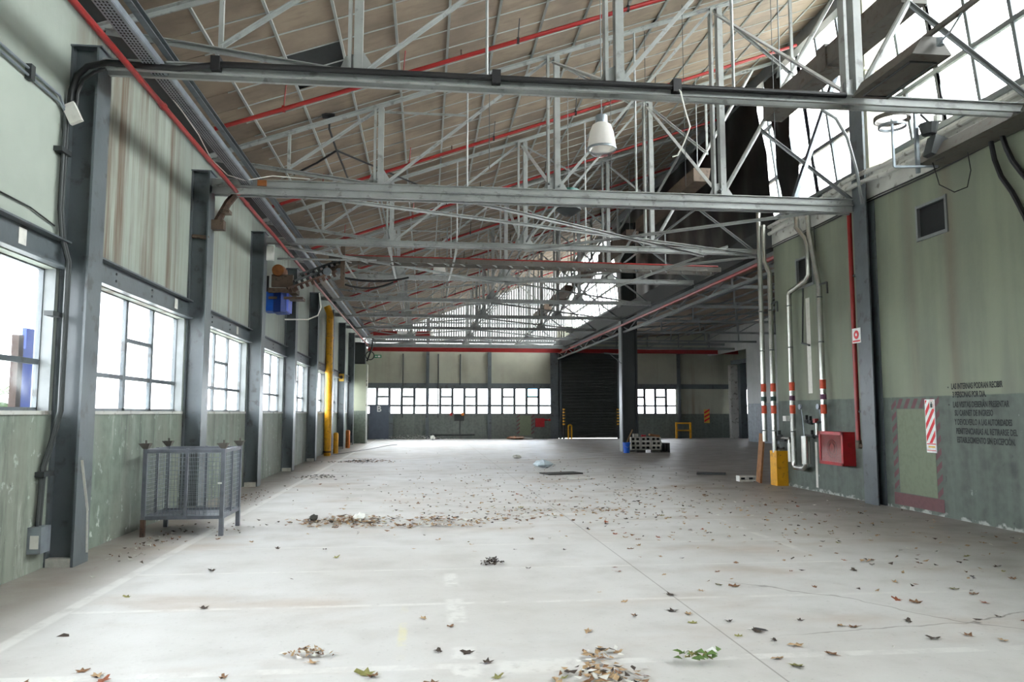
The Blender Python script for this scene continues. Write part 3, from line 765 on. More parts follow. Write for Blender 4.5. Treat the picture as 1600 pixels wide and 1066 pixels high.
# black conduit along first truss, with clips
yk = YK[0]+.02
s = T('black_conduit', 'thick black conduit bending over the first column onto the first truss', 'conduit', (-3.8, yk, 5))
P(B().tube([(-3.86, yk-.1, 4.85), (-3.85, yk-.1, 5.08), (-3.80, yk-.1, 5.25), (-3.70, yk-.1, 5.36), (-3.5, yk-.1, 5.41), (-2.75, yk-.06, 5.40), (-2.55, yk-.02, 5.45), (-2.35, yk, 5.50), (5.1, yk, 5.49)], .035, 10), 'pipe_run', 'black', s, True)
P(B().tube([(-3.79, yk-.12, 4.85), (-3.78, yk-.12, 5.05), (-3.73, yk-.12, 5.2), (-3.62, yk-.12, 5.29), (-3.5, yk-.12, 5.33)], .02, 8), 'second_run', 'black', s, True)
for x in (-2.38, .78, 2.95): P(B().box((x-.05, yk-.05, 5.42), (x+.05, yk+.1, 5.58)), 'clip', 'black', s)
THING(B().cbox((-3.80, yk-.16, 4.80), (.13, .06, .22), Matrix.Rotation(-.45, 3, 'Y')), 'tag', 'paper', 'tilted white card hanging where conduits meet at the first column', 'card')
s = T('wall_conduit', 'pair of slim conduits sloping along the upper left wall to the first column', 'conduit', (XL, 7, 4.9))
for dz in (0, .07): P(B().tube([(XL+.03, -5, 4.96+dz), (XL+.03, 8.35, 4.88+dz), (XL+.05, 8.48, 4.80)], .014, 8), 'pipe_run', 'galv', s, True)
P(B().box((XL, 7.7, 4.85), (XL+.06, 7.78, 5.0)), 'clip', 'charcoal', s)
s = T('drop_conduit', 'dark conduits running down beside the first column to a socket box', 'conduit', (XL, 8.5, .4))
for i, dy in enumerate((0, .055)):
    P(B().tube([(XL+.05, 8.45+dy, 4.8), (XL+.05, 8.44+dy, 3.75), (XL+.07, 8.47+dy, 3.45), (XL+.13, 8.5+dy, 3.2), (XL+.13, 8.5+dy, 1.62), (XL+.08, 8.46+dy, 1.3), (XL+.04, 8.40+dy, 1.05), (XL+.04, 8.36+dy, .45)], .02, 8), 'pipe_run', 'charcoal', s, True)
for z in (4.35, 2.6, .95): P(B().box((XL, 8.34, z), (XL+.09, 8.56, z+.05)), 'clip', 'charcoal', s)
sb = P(B().box((XL, 8.26, .2), (XL+.13, 8.46, .46)), 'socket_box', 'galv', s)
P(B().box((XL+.03, 8.255, .25), (XL+.11, 8.262, .38)), 'socket_face', 'paper', sb)
THING(B().tube([(XL+.02, 6.5, 3.62), (XL+.02, 7.9, 3.62), (XL+.02, 8.42, 3.56)], .008, 6), 'wall_cable', 'black', 'thin black cable strung above the nearest left window lintel', 'cable')

# ---------------------------------------------------------------- trunking, troughs
for i, (ya, yb) in enumerate(((8.85, 12.95), (16.6, 21.5), (22.6, 26.5), (28.0, 31.5), (33, 37.5), (39, 43))):
    s = T('light_trunking', ['dark light trunking box nearest the camera, hung before the roof glazing', 'second brown trunking box further down the hall', 'third trunking box down the hall', 'fourth trunking box down the hall',
          'fifth trunking box down the hall', 'sixth trunking box, furthest down the hall'][i], 'trunking', (6.25, (ya+yb)/2, 6.88), 'trunking boxes hung under the roof')
    mt = 'trunk' if i == 0 else 'brown'
    P(B().add([(x, y, z) for y in (ya, yb) for x, z in ((6.05, 6.88), (6.40, 6.88), (6.46, 7.2), (6.05, 7.2))],
              [(0, 1, 5, 4), (1, 2, 6, 5), (2, 3, 7, 6), (3, 0, 4, 7), (3, 2, 1, 0), (4, 5, 6, 7)]), 'housing', mt, s)
    for yy in (ya+.3, yb-.3): P(B().tube([(6.25, yy, 7.2), (6.25, yy, zt(6.25))], .012, 6), 'hanger', 'steel_mid', s)
    P(B().box((6.02, ya+(yb-ya)*.45, 6.85), (6.5, ya+(yb-ya)*.45+.25, 7.24)), 'joint_cover', mt, s)
s = T('fluorescent_trough', 'long grey fluorescent light trough hung at the first truss', 'light fitting', (5.35, 7.9, 5.4))
P(B().add([(x, y, z) for y in (7.35, 8.52) for x, z in ((5.12, 5.42), (5.58, 5.42), (5.45, 5.62), (5.25, 5.62))], [(0, 1, 5, 4), (1, 2, 6, 5), (2, 3, 7, 6), (3, 0, 4, 7), (3, 2, 1, 0), (4, 5, 6, 7)]), 'housing', 'trunk', s)
P(B().tube([(5.2, 7.5, 5.40), (5.5, 7.5, 5.40), (5.5, 8.4, 5.40), (5.2, 8.4, 5.40), (5.2, 7.5, 5.40)], .012, 6), 'wire_guard', 'charcoal', s)
P(B().tube([(5.38, 5.2, 5.68), (5.38, 7.5, 5.68)], .035, 8), 'support_pipe', 'trunk', s)
P(B().tube([(5.38, 7.28, 5.52), (5.3, 7.2, 5.45), (5.33, 7.05, 5.5), (5.38, 6.9, 5.66)], .012, 6).lathe([(0, -.04), (.04, -.03), (.04, .05), (0, .06)], (5.4, 7.28, 5.52), 8), 'connector', 'galv', s)
s = T('wall_trough', 'long dark light trough along the top of the right wall', 'light fitting', (7.6, 8, 5.35))
P(B().add([(x, y, z) for y in (3, 10.75) for x, z in ((7.45, 5.38), (7.9, 5.38), (7.9, 5.62), (7.6, 5.62))], [(0, 1, 5, 4), (1, 2, 6, 5), (2, 3, 7, 6), (3, 0, 4, 7), (3, 2, 1, 0), (4, 5, 6, 7)]), 'housing', 'trunk', s)
for i, (z, x) in enumerate(((5.72, 7.86), (5.88, 7.86))):
    s = T('gutter_pipe', ['lower', 'upper'][i]+' of two pale pipes running along the gutter above the right wall', 'pipe', (x, 8, z), 'pipes along the gutter')
    P(B().tube([(x, -5, z), (x, 12.2, z), (x-.1, 12.5, z), (x-.14, 12.8, z), (x-.14, 13.3, z), (x, 13.8, z), (x, 16.7, z)], .045, 8), 'pipe_run', 'fascia', s, True)
for i, (z, dx) in enumerate(((5.43, .02), (5.38, .03))):
    THING(B().tube([(XR-dx-.01, -5+.7*j, z+.015*math.sin(j*1.3)) for j in range(32)], .012, 6), 'wall_cable', 'black', ['upper', 'lower'][i]+' black cable clipped along the top edge of the right wall', 'cable', 'cables along the top of the right wall')

# pendant lamps
def pendant(x, y, z, label, s=1., drum=False):
    o = T('pendant_lamp', label, 'lamp', (x, y, z), 'pendant lamps')
    L = lambda pr, mat, nm, sm=True, lab=None: P(B().lathe([(r*s, h*s) for r, h in pr], (x, y, z), 28), nm, mat, o, sm, lab)
    if drum:
        L([(0, .55), (.3, .55), (.3, .3)], 'teal', 'collar'); L([(.28, .3), (.28, 0), (.26, 0), (.26, .28)], 'galv', 'drum'); L([(.36, 0), (.36, -.04), (.12, -.2), (0, -.2)], 'charcoal', 'cone')
    else:
        L([(0, .62), (.085, .62), (.09, .60), (.09, .50), (.0, .50)], 'galv', 'ballast_cap')
        L([(.095, .50), (.14, .47), (.175, .38), (.198, .26), (.213, .13), (.215, .11), (.205, .11), (.19, .25), (.165, .37), (.12, .46), (.09, .49)], 'shade', 'lamp_shade')
        L([(.216, .125), (.221, .115), (.221, .095), (.21, .09), (.205, .11)], 'galv', 'rim')
        L([(.213, .10), (.19, .05), (.13, .01), (.05, -.005), (0, -.006)], 'glass_lamp', 'glass_bowl')
        P(B().lathe([(0, .2*s), (.03*s, .2*s), (.05*s, .3*s), (.03*s, .44*s), (0, .48*s)], (x, y, z), 12), 'bulb', 'white', o, True)
    P(B().tube([(x, y, z+.6*s), (x, y, zc(x)+.05)], .008, 6), 'cord', 'steel_mid', o)
    return o
pendant(2.59, 11.0, 5.44, 'bell shaped pendant lamp hanging nearest, above the second truss')
pendant(.38, 23.6, 5.72, 'small bell pendant lamp hanging over the fourth and fifth trusses')
pendant(.26, 44.9, 5.9, 'tiny pendant lamp hanging before the far wall', 1.)
pendant(3.0, 15.9, 5.95, 'grey and teal drum fitting hung behind the second truss', .75, True)

# hanging wires from ceiling
for i, (x, y, zb) in enumerate(((4.05, 13.6, 5.6), (4.55, 12.9, 5.6), (5.9, 12.2, 6.2), (1.0, 12.3, 5.6), (3.6, 14.5, 6.0))):
    THING(B().tube([(x, y, zc(x)), (x, y, zb)], .006, 5), 'hanger_wire', 'charcoal', ['thin wire', 'second thin wire', 'third thin wire', 'fourth thin wire', 'fifth thin wire'][i]+' hanging straight from the ceiling boards, '+['right of the big lamp', 'by the right tall post', 'near the trunking box', 'left of the big lamp', 'behind the big lamp'][i], 'wire', 'wires hanging from the ceiling')
THING(B().tube([(2.95, 8.62, 5.5), (2.98, 8.55, 5.4), (3.0, 8.5, 5.2), (3.06, 8.48, 4.95), (2.98, 8.48, 4.75), (2.9, 8.48, 4.6), (2.84, 8.48, 4.58)], .01, 6), 'loose_cable', 'paper', 'pale loose cable end dangling from the first truss', 'cable')
# slings at the broken ceiling boards
sl = lambda x, y, d=.12: (x, y, zc(x)-d)
s = T('ceiling_sling', 'black straps strung under the ceiling by the missing board', 'strap', (-1.7, 14, 6.6))
for pts in ([sl(-1.7, 13.1, .02), sl(-1.75, 13.5), sl(-1.71, 14.3, .25)], [sl(-1.71, 14.3, .25), sl(-2.1, 14.5, .3), sl(-2.6, 15.0, .2)], [sl(-1.71, 14.3, .25), sl(-1.67, 15.4, .3), sl(-1.69, 16.6, .2)], [sl(-1.71, 14.3, .25), sl(-1.28, 15.4, .25), sl(.05, 19, .2)]):
    P(B().tube(pts, .02, 6), 'strap', 'black', s)
P(B().cbox(sl(-1.72, 13.15, .03), (.22, .16, .04)), 'clamp_plate', 'black', s)

# ---------------------------------------------------------------- hoist and cable ladder between third and fourth trusses
YH = 18.9
s = T('hoist_trolley', 'rusty hoist machine with toothed track hung high on the left, above the blue box', 'hoist', (-3, YH, 4.8))
P(B().lathe([(0, -.25), (.14, -.24), (.16, -.1), (.16, .2), (.12, .26), (0, .27)], (-3.55, YH, 5.0), 14, 'y'), 'motor', 'motor', s, True)
P(B().box((-3.75, YH-.3, 4.45), (-3.1, YH+.2, 4.56)).box((-3.7, YH-.2, 4.6), (-3.2, YH-.1, 4.9)).box((-3.75, YH-.25, 4.3), (-2.95, YH+.15, 4.36)), 'carriage', 'brown', s)
for j in range(3):
    b = B(); o0 = Vector((-3.25+.1*j, YH-.6+j*.25, 4.5+j*.22)); d = Vector((1.05, .6, .55))
    b.bar(o0, o0+d, .06, .05)
    for i in range(9):
        b.cbox(o0+d*(i+.5)/9+Vector((0, 0, -.06)), (.07, .07, .13), Matrix.Rotation(-.45, 3, 'Y'))
    P(b, 'toothed_track', 'rust' if j == 0 else 'charcoal', s)
P(B().lathe([(0, -.1), (.1, -.1), (.1, .1), (0, .1)], (-2.4, YH-.1, 5.0), 12, 'y').lathe([(0, -.08), (.08, -.08), (.08, .08), (0, .08)], (-2.15, YH+.1, 5.05), 12, 'y'), 'pulley', 'galv', s, True)
P(B().cbox((-2.3, YH+.2, 5.1), (.5, .3, .12), Matrix.Rotation(-.3, 3, 'Y')), 'gearbox', 'brown', s)
P(B().bar((-2.05, YH, 4.65), (-2.05, YH, 5.75), .1, .1, (0, 1, 0)), 'post', 'brown', s)
P(B().tube(sag((-2.1, YH, 4.9), (-.5, YH+1.6, 5.2), .1), .03, 6).tube(sag((-2.0, YH+.2, 4.75), (-.9, YH+1.5, 5.05), .12), .025, 6), 'festoon_cable', 'black', s, True)
P(B().tube([(-2.6, YH, 4.5), (-2.55, YH, 4.15), (-2.62, YH, 3.95), (-2.85, YH, 3.85), (-3.4, YH, 3.84)], .018, 6), 'flex_hose', 'paper', s, True)
s = T('control_box', 'bright blue control box hanging below the hoist on the left wall', 'box', (-3.6, YH-.1, 4.0))
P(B().box((-3.86, YH-.2, 4.02), (-3.64, YH+.3, 4.48)), 'case', 'blue', s)
P(B().add([(x, y, z) for z in (3.99, 4.46) for x, y in ((-3.64, YH-.2), (-3.45, YH-.3), (-3.34, YH-.2), (-3.34, YH+.3), (-3.64, YH+.3))], [(4, 3, 2, 1, 0), (5, 6, 7, 8, 9), (0, 1, 6, 5), (1, 2, 7, 6), (2, 3, 8, 7), (3, 4, 9, 8), (4, 0, 5, 9)]), 'door', 'blue2', s)
P(B().box((-3.34, YH-.2, 4.02), (-3.29, YH+.3, 4.48)), 'side_panel', 'blue3', s)
P(B().box((-3.86, YH, 4.46), (-3.80, YH+.05, 4.9)), 'bracket', 'charcoal', s)
s = T('cable_ladder', 'long cable ladder spanning the hall between third and fourth trusses', 'ladder', (2.4, 19.2, 5.4))
for yy in (19.0, 19.5): P(B().bar((-2.4, yy, 5.40), (7.6, yy, 5.30), .04, .12), 'side_rail', 'trunk', s)
for k in range(24):
    x = -2.1+k*.41; P(B().bar((x, 19.0, 5.38-.01*(x+2.4)), (x+.2, 19.5, 5.38-.01*(x+2.4)), .03, .03), 'rung', 'steel_light', s)
for x in (.5, 3.4, 6.2): P(B().bar((x, 19.25, 5.3), (x, 19.25, 6.3), .03, .03, (0, 1, 0)), 'hanger', 'steel_mid', s)
P(B().tube([(-2.4, 19.2, 5.5), (7.6, 19.2, 5.42)], .03, 6), 'carried_cable', 'red', s)
THING(B().tube([(-3.5, 18.3, 5.2), (-1.2, 18.3, 5.22)], .025, 6), 'cross_pipe', 'steel_light', 'short pale pipe crossing above the hoist', 'pipe')
# rusty curved bracket on second column
yb = YK[1]+.25
s = T('curved_bracket', 'rusty curved arm bracket at the top of the second column', 'bracket', (-3.4, yb, 5))
pts = [(-3.56, 4.78), (-3.48, 4.95), (-3.38, 5.15), (-3.25, 5.32), (-3.05, 5.42), (-2.8, 5.46)]
P(B().tube([(x, yb, z) for x, z in pts], .065, 6), 'arm', 'rust', s)
P(B().box((-3.62, yb-.08, 4.68), (-3.42, yb+.08, 4.84)), 'clamp', 'brown', s); P(B().box((-3.47, yb-.1, 4.96), (-3.33, yb+.1, 5.02)), 'collar', 'brown', s)
THING(B().tube([(-3.88, YK[1]+.05, 4.52), (-3.62, YK[1]+.05, 4.50)], .035, 8), 'stub_pipe', 'brown', 'rusty stub pipe across the second column', 'pipe', smooth=True)
THING(B().box((-3.58, YK[2]+.05, 5.0), (-3.42, YK[2]+.12, 5.32)), 'notice', 'white', 'white plate hung at the top of the third column', 'plate')

# ---------------------------------------------------------------- right wall fittings
def vent(y0, y1, z0, z1, label):
    s = T('wall_vent', label, 'vent', (XR, (y0+y1)/2, z0))
    P(B().box((XR-.025, y0-.03, z0-.04), (XR+.03, y0+.015, z1+.04)).box((XR-.025, y1-.015, z0-.04), (XR+.03, y1+.03, z1+.04)).box((XR-.025, y0, z0-.04), (XR+.03, y1, z0+.012)).box((XR-.025, y0, z1-.012), (XR+.03, y1, z1+.03)), 'vent_frame', 'steel_mid', s)
    P(B().box((XR+.04, y0, z0), (XR+.06, y1, z1)), 'backing', 'dark', s)  # dark sheet added to paint the shade inside the vent hole
vent(10.79, 11.48, 4.41, 4.92, 'dark square vent opening high on the right wall above the stencilled text')
vent(14.91, 15.6, 4.28, 4.87, 'dark square vent opening on the right wall behind the silver pipes')
# hatched fire point frame
s = T('painted_frame', 'maroon hatched frame painted on the right wall around the striped sign', 'marking', (XR, 11.8, .1))
def stripe(b, y, z, w, h, dy, dz): 
    b.add([(XR-.002, y, z), (XR-.002, y-w, z+dy), (XR-.002, y-w, z+dy+h), (XR-.002, y, z+h)], [(0, 1, 2, 3)])
P(B().box((XR-.002, 11.33, .27), (XR, 12.28, 1.66)), 'pale_field', 'palegreen', s)
for k in range(8):
    z = .3+k*.19; b = B(); stripe(b, 12.43, z, .13, .09, .10, 0); P(b, 'stripe', 'maroon', s)
for k in range(8):
    z = .25+k*.2; b = B(); stripe(b, 11.32, z, .13, .1, .11, 0); P(b, 'stripe', 'maroon', s)
for k in range(5):
    y = 12.3-k*.2; b = B().add([(XR-.002, y, 1.67), (XR-.002, y-.1, 1.67), (XR-.002, y-.2, 1.83), (XR-.002, y-.1, 1.83)], [(0, 1, 2, 3)]); P(b, 'stripe', 'maroon', s)
P(B().box((XR-.003, 11.18, .06), (XR, 12.45, .26)), 'base_band', 'maroon', s)
# striped extinguisher sign
s = T('striped_sign', 'red and white diagonally striped extinguisher sign on the right wall', 'sign', (XR, 11.41, .97))
y0, y1, z0, z1 = 11.285, 11.525, .97, 1.81
P(B().box((XR-.012, y0, z0), (XR-.004, y1, z1)), 'board', 'sign_white', s)
def clip_poly(pts, axis, val, keep_less):
    out = []
    for i in range(len(pts)):
        a, c_ = pts[i], pts[(i+1) % len(pts)]
        ia, ic = (a[axis] <= val) == keep_less, (c_[axis] <= val) == keep_less
        if ia: out.append(a)
        if ia != ic:
            t = (val-a[axis])/(c_[axis]-a[axis]); out.append((a[0]+t*(c_[0]-a[0]), a[1]+t*(c_[1]-a[1])))
    return out
for k in range(-1, 4):
    zb = 1.13+k*.2; w = y1-y0
    pl = [(y1, zb), (y0, zb+.3), (y0, zb+.4), (y1, zb+.1)]
    pl = [(y0+.012 if p[0] == y0 else y1-.012, p[1]) for p in pl]
    pl = clip_poly(clip_poly(pl, 1, z1-.015, True), 1, 1.12, False)
    if len(pl) > 2:
        P(B().add([(XR-.014, a, c_) for a, c_ in pl], [tuple(range(len(pl)))]), 'red_stripe', 'sign_red', s)
P(B().box((XR-.016, y0+.02, 1.66), (XR-.014, y0+.12, 1.79)), 'emblem_field', 'paper', s)
P(B().box((XR-.018, y0+.045, 1.68), (XR-.016, y0+.095, 1.74)).box((XR-.018, y0+.06, 1.74), (XR-.016, y0+.08, 1.77)), 'extinguisher_symbol', 'charcoal', s)
P(B().box((XR-.014, y0+.012, 1.10), (XR-.0135, y1-.012, 1.115)).box((XR-.014, y0+.012, 1.0), (XR-.0135, y1-.012, 1.01)), 'red_rule', 'sign_red', s)
P(B().box((XR-.014, y0+.03, 1.05), (XR-.0135, y1-.05, 1.075)), 'maker_strip', 'sign_yellow', s)
# stencilled rules
s = T('wall_lettering', 'black stencilled Spanish visiting rules on the right wall', 'lettering', (XR, 10.4, 1.2))
def text_mesh(cu, name):
    tmp = bpy.data.objects.new(name, cu); COL.objects.link(tmp); bpy.context.view_layer.update()
    me = bpy.data.meshes.new_from_object(tmp.evaluated_get(bpy.context.evaluated_depsgraph_get())); me.name = name
    if not me.materials: me.materials.append(cu.materials[0])
    bpy.data.objects.remove(tmp); o = bpy.data.objects.new(name, me); COL.objects.link(o); return o
LN = ['LAS INTERNAS PODRAN RECIBIR', '3 PERSONAS POR DIA.', 'LAS VISITAS DEBERÁN PRESENTAR', 'SU CARNET DE INGRESO', 'Y DEVOLVERLO A LAS AUTORIDADES', 'PENITENCIARIAS AL RETIRARSE DEL', 'ESTABLECIMIENTO SIN EXCEPCIÓN.']
ZL = [1.955, 1.83, 1.68, 1.555, 1.42, 1.285, 1.155]; WL = [1.05, .70, 1.13, .79, 1.15, 1.21, 1.15]; Y0L = [10.89, 10.87, 10.87, 10.84, 10.85, 10.83, 10.82]
for i, tx in enumerate(LN):
    cu = bpy.data.curves.new('text_line', 'FONT'); cu.body = tx; cu.size = .122; cu.offset = .0028; cu.extrude = .0008; cu.resolution_u = 3
    cu.materials.append(M['ink'])
    o = text_mesh(cu, 'text_line'); o.parent = s
    xs_ = [v.co.x for v in o.data.vertices]; w = max(xs_)-min(xs_)
    o.scale = (WL[i]/w, 1, 1)
    o.rotation_euler = (math.pi/2, 0, -math.pi/2)
    o.location = Vector((XR-.003, Y0L[i], ZL[i]))-Vector(s.location)
for z in (1.985, 1.72): P(B().cbox((XR-.003, 10.96, z), (.002, .02, .02)), 'bullet', 'ink', s)
# hose cabinet
s = T('hose_cabinet', 'red fire hose cabinet with glass front on the right wall', 'cabinet', (7.83, 14.0, .6))
P(B().box((7.72, 13.6, .61), (XR, 14.48, 1.24)), 'case', 'red_dk', s)
P(B().box((7.70, 13.6, .61), (7.72, 13.66, 1.24)).box((7.70, 14.42, .61), (7.72, 14.48, 1.24)).box((7.70, 13.6, .61), (7.72, 14.48, .67)).box((7.70, 13.6, 1.18), (7.72, 14.48, 1.24)), 'door_frame', 'red_dk', s)
P(B().box((7.705, 13.66, .67), (7.712, 14.42, 1.18)), 'door_glass', 'glass_lamp', s)
P(B().lathe([(.17, -.004), (.17, .004), (.1, .004), (.1, -.004)], (7.716, 14.02, .92), 20, 'x'), 'hose_coil', 'paper', s)
P(B().lathe([(0, -.004), (.05, -.004), (.05, .0), (0, .0)], (7.84, 13.597, 1.0), 12, 'y'), 'side_knockout', 'red', s)
s = T('red_riser', 'red fire riser pipe standing beside the right wall column', 'pipe', (7.83, 13.29, .95))
P(B().tube([(7.83, 13.29, 1.08), (7.83, 13.29, 5.35)], .042, 12), 'pipe_run', 'red', s, True)
P(B().tube([(7.83, 13.29, 1.1), (7.83, 13.29, .95)], .055, 10).tube([(7.83, 13.27, 1.0), (7.83, 13.12, 1.0)], .03, 8), 'valve', 'brown', s, True)
for z in (1.6, 4.1): P(B().box((7.83, 13.14, z), (XR, 13.25, z+.04)), 'clip', 'charcoal', s)
s = T('hose_sign', 'small white and red fire hose sign on the red riser', 'sign', (7.77, 13.1, 2.86))
P(B().box((7.765, 12.97, 2.86), (7.775, 13.24, 3.13)), 'plate', 'sign_white', s)
P(B().lathe([(0, -.004), (.08, -.004), (.08, 0)], (7.764, 13.1, 3.01), 16, 'x'), 'reel_symbol', 'sign_red', s)
P(B().lathe([(0, -.003), (.03, -.003)], (7.760, 13.1, 3.01), 10, 'x').box((7.761, 13.0, 3.09), (7.764, 13.2, 3.105)), 'reel_core', 'sign_white', s)
P(B().box((7.761, 12.99, 2.88), (7.764, 13.22, 2.91)), 'red_rule', 'sign_red', s)
# four silver pipes
def silver(x, pts, label, bands, band2, r=.055, brk=()):
    s = T('silver_pipe', label, 'pipe', (pts[0][0], pts[0][1], pts[0][2]), 'silver service pipes at the end of the right wall')
    P(B().tube(pts, r, 12), 'pipe_run', 'alu', s, True)
    xb, yb_ = bands
    for z, mt, nm in ((2.16, 'band_red', 'red_band'), (1.91, band2, 'middle_band'), (1.67, 'band_red', 'red_band')):
        h = .09 if nm == 'red_band' else .05
        P(B().lathe([(r+.004, -h), (r+.004, h)], (xb, yb_, z), 14), nm, mt, s, True)
    for z in (1.2, 3.0, 3.9): P(B().lathe([(r+.003, -.01), (r+.003, .01)], (xb, yb_, z), 12), 'joint_ring', 'charcoal', s)
    for (y, z) in brk:
        P(B().bar((xb, y, z), (xb, y-.28, z), .03, .03).bar((xb, y-.28, z), (xb, y-.28, z-.22), .03, .03), 'bracket', 'charcoal', s)
    return s
silver(0, [(7.62, 16.72, .95), (7.62, 16.72, 6.6)], 'leftmost tall silver pipe at the end of the right wall', (7.62, 16.72), 'band_green')
silver(0, [(7.72, 16.45, .72), (7.72, 16.45, 4.75), (7.68, 16.62, 5.05), (7.68, 16.62, 5.9)], 'second silver pipe, with an offset bend near its top', (7.72, 16.45), 'band_green', brk=((16.4, 4.05),))
silver(0, [(7.80, 15.72, .5), (7.80, 15.72, 4.12), (7.80, 15.66, 4.2), (7.80, 14.95, 4.33), (7.80, 14.82, 4.42), (7.80, 14.82, 5.05), (7.80, 14.9, 5.2), (7.80, 15.25, 5.5), (7.80, 15.25, 6.0)], 'third silver pipe, stepping sideways under the wall vent', (7.80, 15.72), 'violet')
silver(0, [(7.80, 14.42, .95), (7.80, 14.42, 4.1), (7.80, 14.75, 5.3), (7.80, 14.78, 5.7)], 'rightmost silver pipe with a leaning top beside the hose cabinet', (7.80, 14.42), 'violet', brk=((14.4, 4.15),))
s = T('pipe_manifold', 'silver trap and valves low between the silver pipes', 'manifold', (7.8, 15.4, .5))
P(B().tube([(7.8, 15.72, .6), (7.8, 15.72, .5), (7.8, 15.66, .45), (7.8, 15.3, .45), (7.8, 15.22, .5), (7.8, 15.2, .6)], .06, 10), 'trap_bend', 'alu', s, True)
P(B().tube([(7.8, 15.2, .55), (7.8, 15.2, 1.12)], .09, 12), 'trap_drum', 'alu', s, True)
P(B().tube([(7.8, 15.9, .95), (7.8, 15.9, .55)], .05, 10).tube([(7.8, 16.5, 1.05), (7.8, 15.9, 1.05), (7.8, 15.9, .95)], .035, 8), 'side_leg', 'alu', s, True)
P(B().tube([(7.8, 15.2, 1.14), (7.8, 14.45, 1.12)], .025, 8).tube([(7.8, 15.0, 1.4), (7.8, 14.5, 1.42)], .022, 8).tube([(7.8, 16.7, 1.0), (7.8, 16.1, 1.0)], .03, 8).tube([(7.8, 16.6, .8), (7.8, 16.2, .82)], .03, 8), 'cross_pipe', 'charcoal', s, True)
for (y, z) in ((15.05, 1.42), (14.85, 1.12), (14.9, 1.4), (16.3, 1.08), (16.55, .82), (16.55, 1.05)): P(B().lathe([(0, -.05), (.045, -.05), (.045, .05), (0, .05)], (7.78, y, z), 8, 'y').box((7.73, y-.02, z+.04), (7.79, y+.02, z+.13)), 'valve', 'charcoal', s)
for (y, z) in ((14.72, 1.44), (14.5, 1.1)): P(B().cbox((7.78, y, z), (.08, .09, .08)), 'red_valve', 'red', s, label='red valve body')
for (y, z) in ((15.35, 1.72), (14.6, 1.72)):
    P(B().tube([(7.8, y, z), (7.8, y-.06, z-.25), (7.8, y-.1, z-.6)], .008, 6).lathe([(0, -.02), (.055, -.02), (.055, .02), (0, .02)], (7.78, y, z), 12, 'x'), 'gauge', 'galv', s)
P(B().box((7.66, 15.75, 1.42), (7.74, 15.9, 1.53)), 'tag_box', 'white', s)
P(B().tube([(7.82, 14.75, 1.4), (7.82, 14.75, 1.15)], .035, 8), 'short_leg', 'alu', s, True)
THING(B().tube([(7.9, 14.72, 5.4), (7.9, 14.68, 3.5), (7.9, 14.66, 1.4)], .01, 6), 'wall_cable', 'black', 'thin black cable dropping down the wall between silver pipes', 'cable')
THING(B().tube([(7.86, 15.2, 4.2), (7.86, 15.27, 3.4), (7.86, 15.3, 3.06)], .018, 6).bar((7.86, 15.32, 3.06), (7.72, 14.75, 2.96), .04, .03), 'hanging_bracket', 'charcoal', 'bent dark metal bracket hanging under the second wall vent', 'bracket')
THING(B().box((XR-.004, 15.12, 2.0), (XR, 15.28, 4.0)), 'patch', 'paper', 'streak of bare white plaster high on the wall behind the silver pipes', 'plaster patch')
THING(B().box((XR-.004, 15.02, .08), (XR, 15.1, 1.0)), 'patch', 'paper', 'streak of bare white plaster near the floor below the silver trap', 'plaster patch')
# yellow post, plank, block at wall end
s = T('guard_plate', 'yellow guard plate at the end of the right wall', 'guard', (7.83, 16.55, 0))
P(B().box((7.7, 16.3, 0), (7.94, 16.34, .76)), 'plate', 'yellow', s); P(B().box((7.68, 16.3, 0), (7.705, 16.62, .76)), 'edge_plate', 'yellow', s)
THING(B().bar((7.57, 17.0, 0.02), (7.62, 16.86, 1.12), .22, .045, (1, 0, 0)), 'plank', 'plank', 'brown wooden plank leaning at the end of the right wall', 'plank')
def hollow_block(b, x, y, z, w=.39, h=.19, d=.19, nh=2):
    t = .035
    b.box((x, y, z), (x+w, y+d, z+t)).box((x, y, z+h-t), (x+w, y+d, z+h))
    n_ = nh+1; 
    for i in range(n_):
        xx = x+(w-t)*i/nh; b.box((xx, y, z+t), (xx+t, y+d, z+h-t))
    b.mi = 1; b.box((x+t, y+d-.05, z+t), (x+w-t, y+d-.02, z+h-t)); b.mi = 0  # dark-coloured backing paints the shade inside the block holes
    return b
THING(hollow_block(B(), 7.28, 17.4, 0, .42, .13, .2), 'hollow_block', ['paper', 'charcoal'], 'whitish hollow block lying alone at the foot of the plank', 'block')
# cables and lamp bracket upper right
for i, pts in enumerate(([(7.82, 9.64, 5.44), (7.86, 9.63, 5.12), (7.88, 9.55, 4.85), (7.89, 9.38, 4.58), (7.9, 9.2, 4.2), (7.9, 9.1, 3.9), (7.9, 9.08, 2.9)], [(7.82, 9.44, 5.46), (7.86, 9.40, 5.2), (7.88, 9.33, 5.0), (7.89, 9.2, 4.8), (7.9, 8.95, 4.45), (7.9, 8.85, 4.2), (7.9, 8.83, 3.0)])):
    THING(B().tube(pts, .035, 8), 'cable', 'black', ['left', 'right'][i]+' of two thick black cables dropping down the right wall', 'cable', 'black cables on the right wall', smooth=True)
s = T('floodlight_bracket', 'wrecked lamp bracket with wires in front of the gutter on the right', 'bracket', (7.3, 10.4, 5.4))
P(B().bar((7.35, 10.55, 5.2), (7.35, 10.55, 6.2), .05, .05, (0, 1, 0)).bar((7.0, 10.6, 5.3), (7.0, 10.6, 6.05), .03, .03, (0, 1, 0)).bar((7.0, 10.6, 5.3), (7.6, 10.45, 5.28), .04, .03), 'frame', 'galv', s)
P(B().lathe([(.26, -.03), (.26, .03), (.24, .03), (.24, -.03)], (7.0, 10.6, 6.05), 20), 'hoop', 'trunk', s, True)
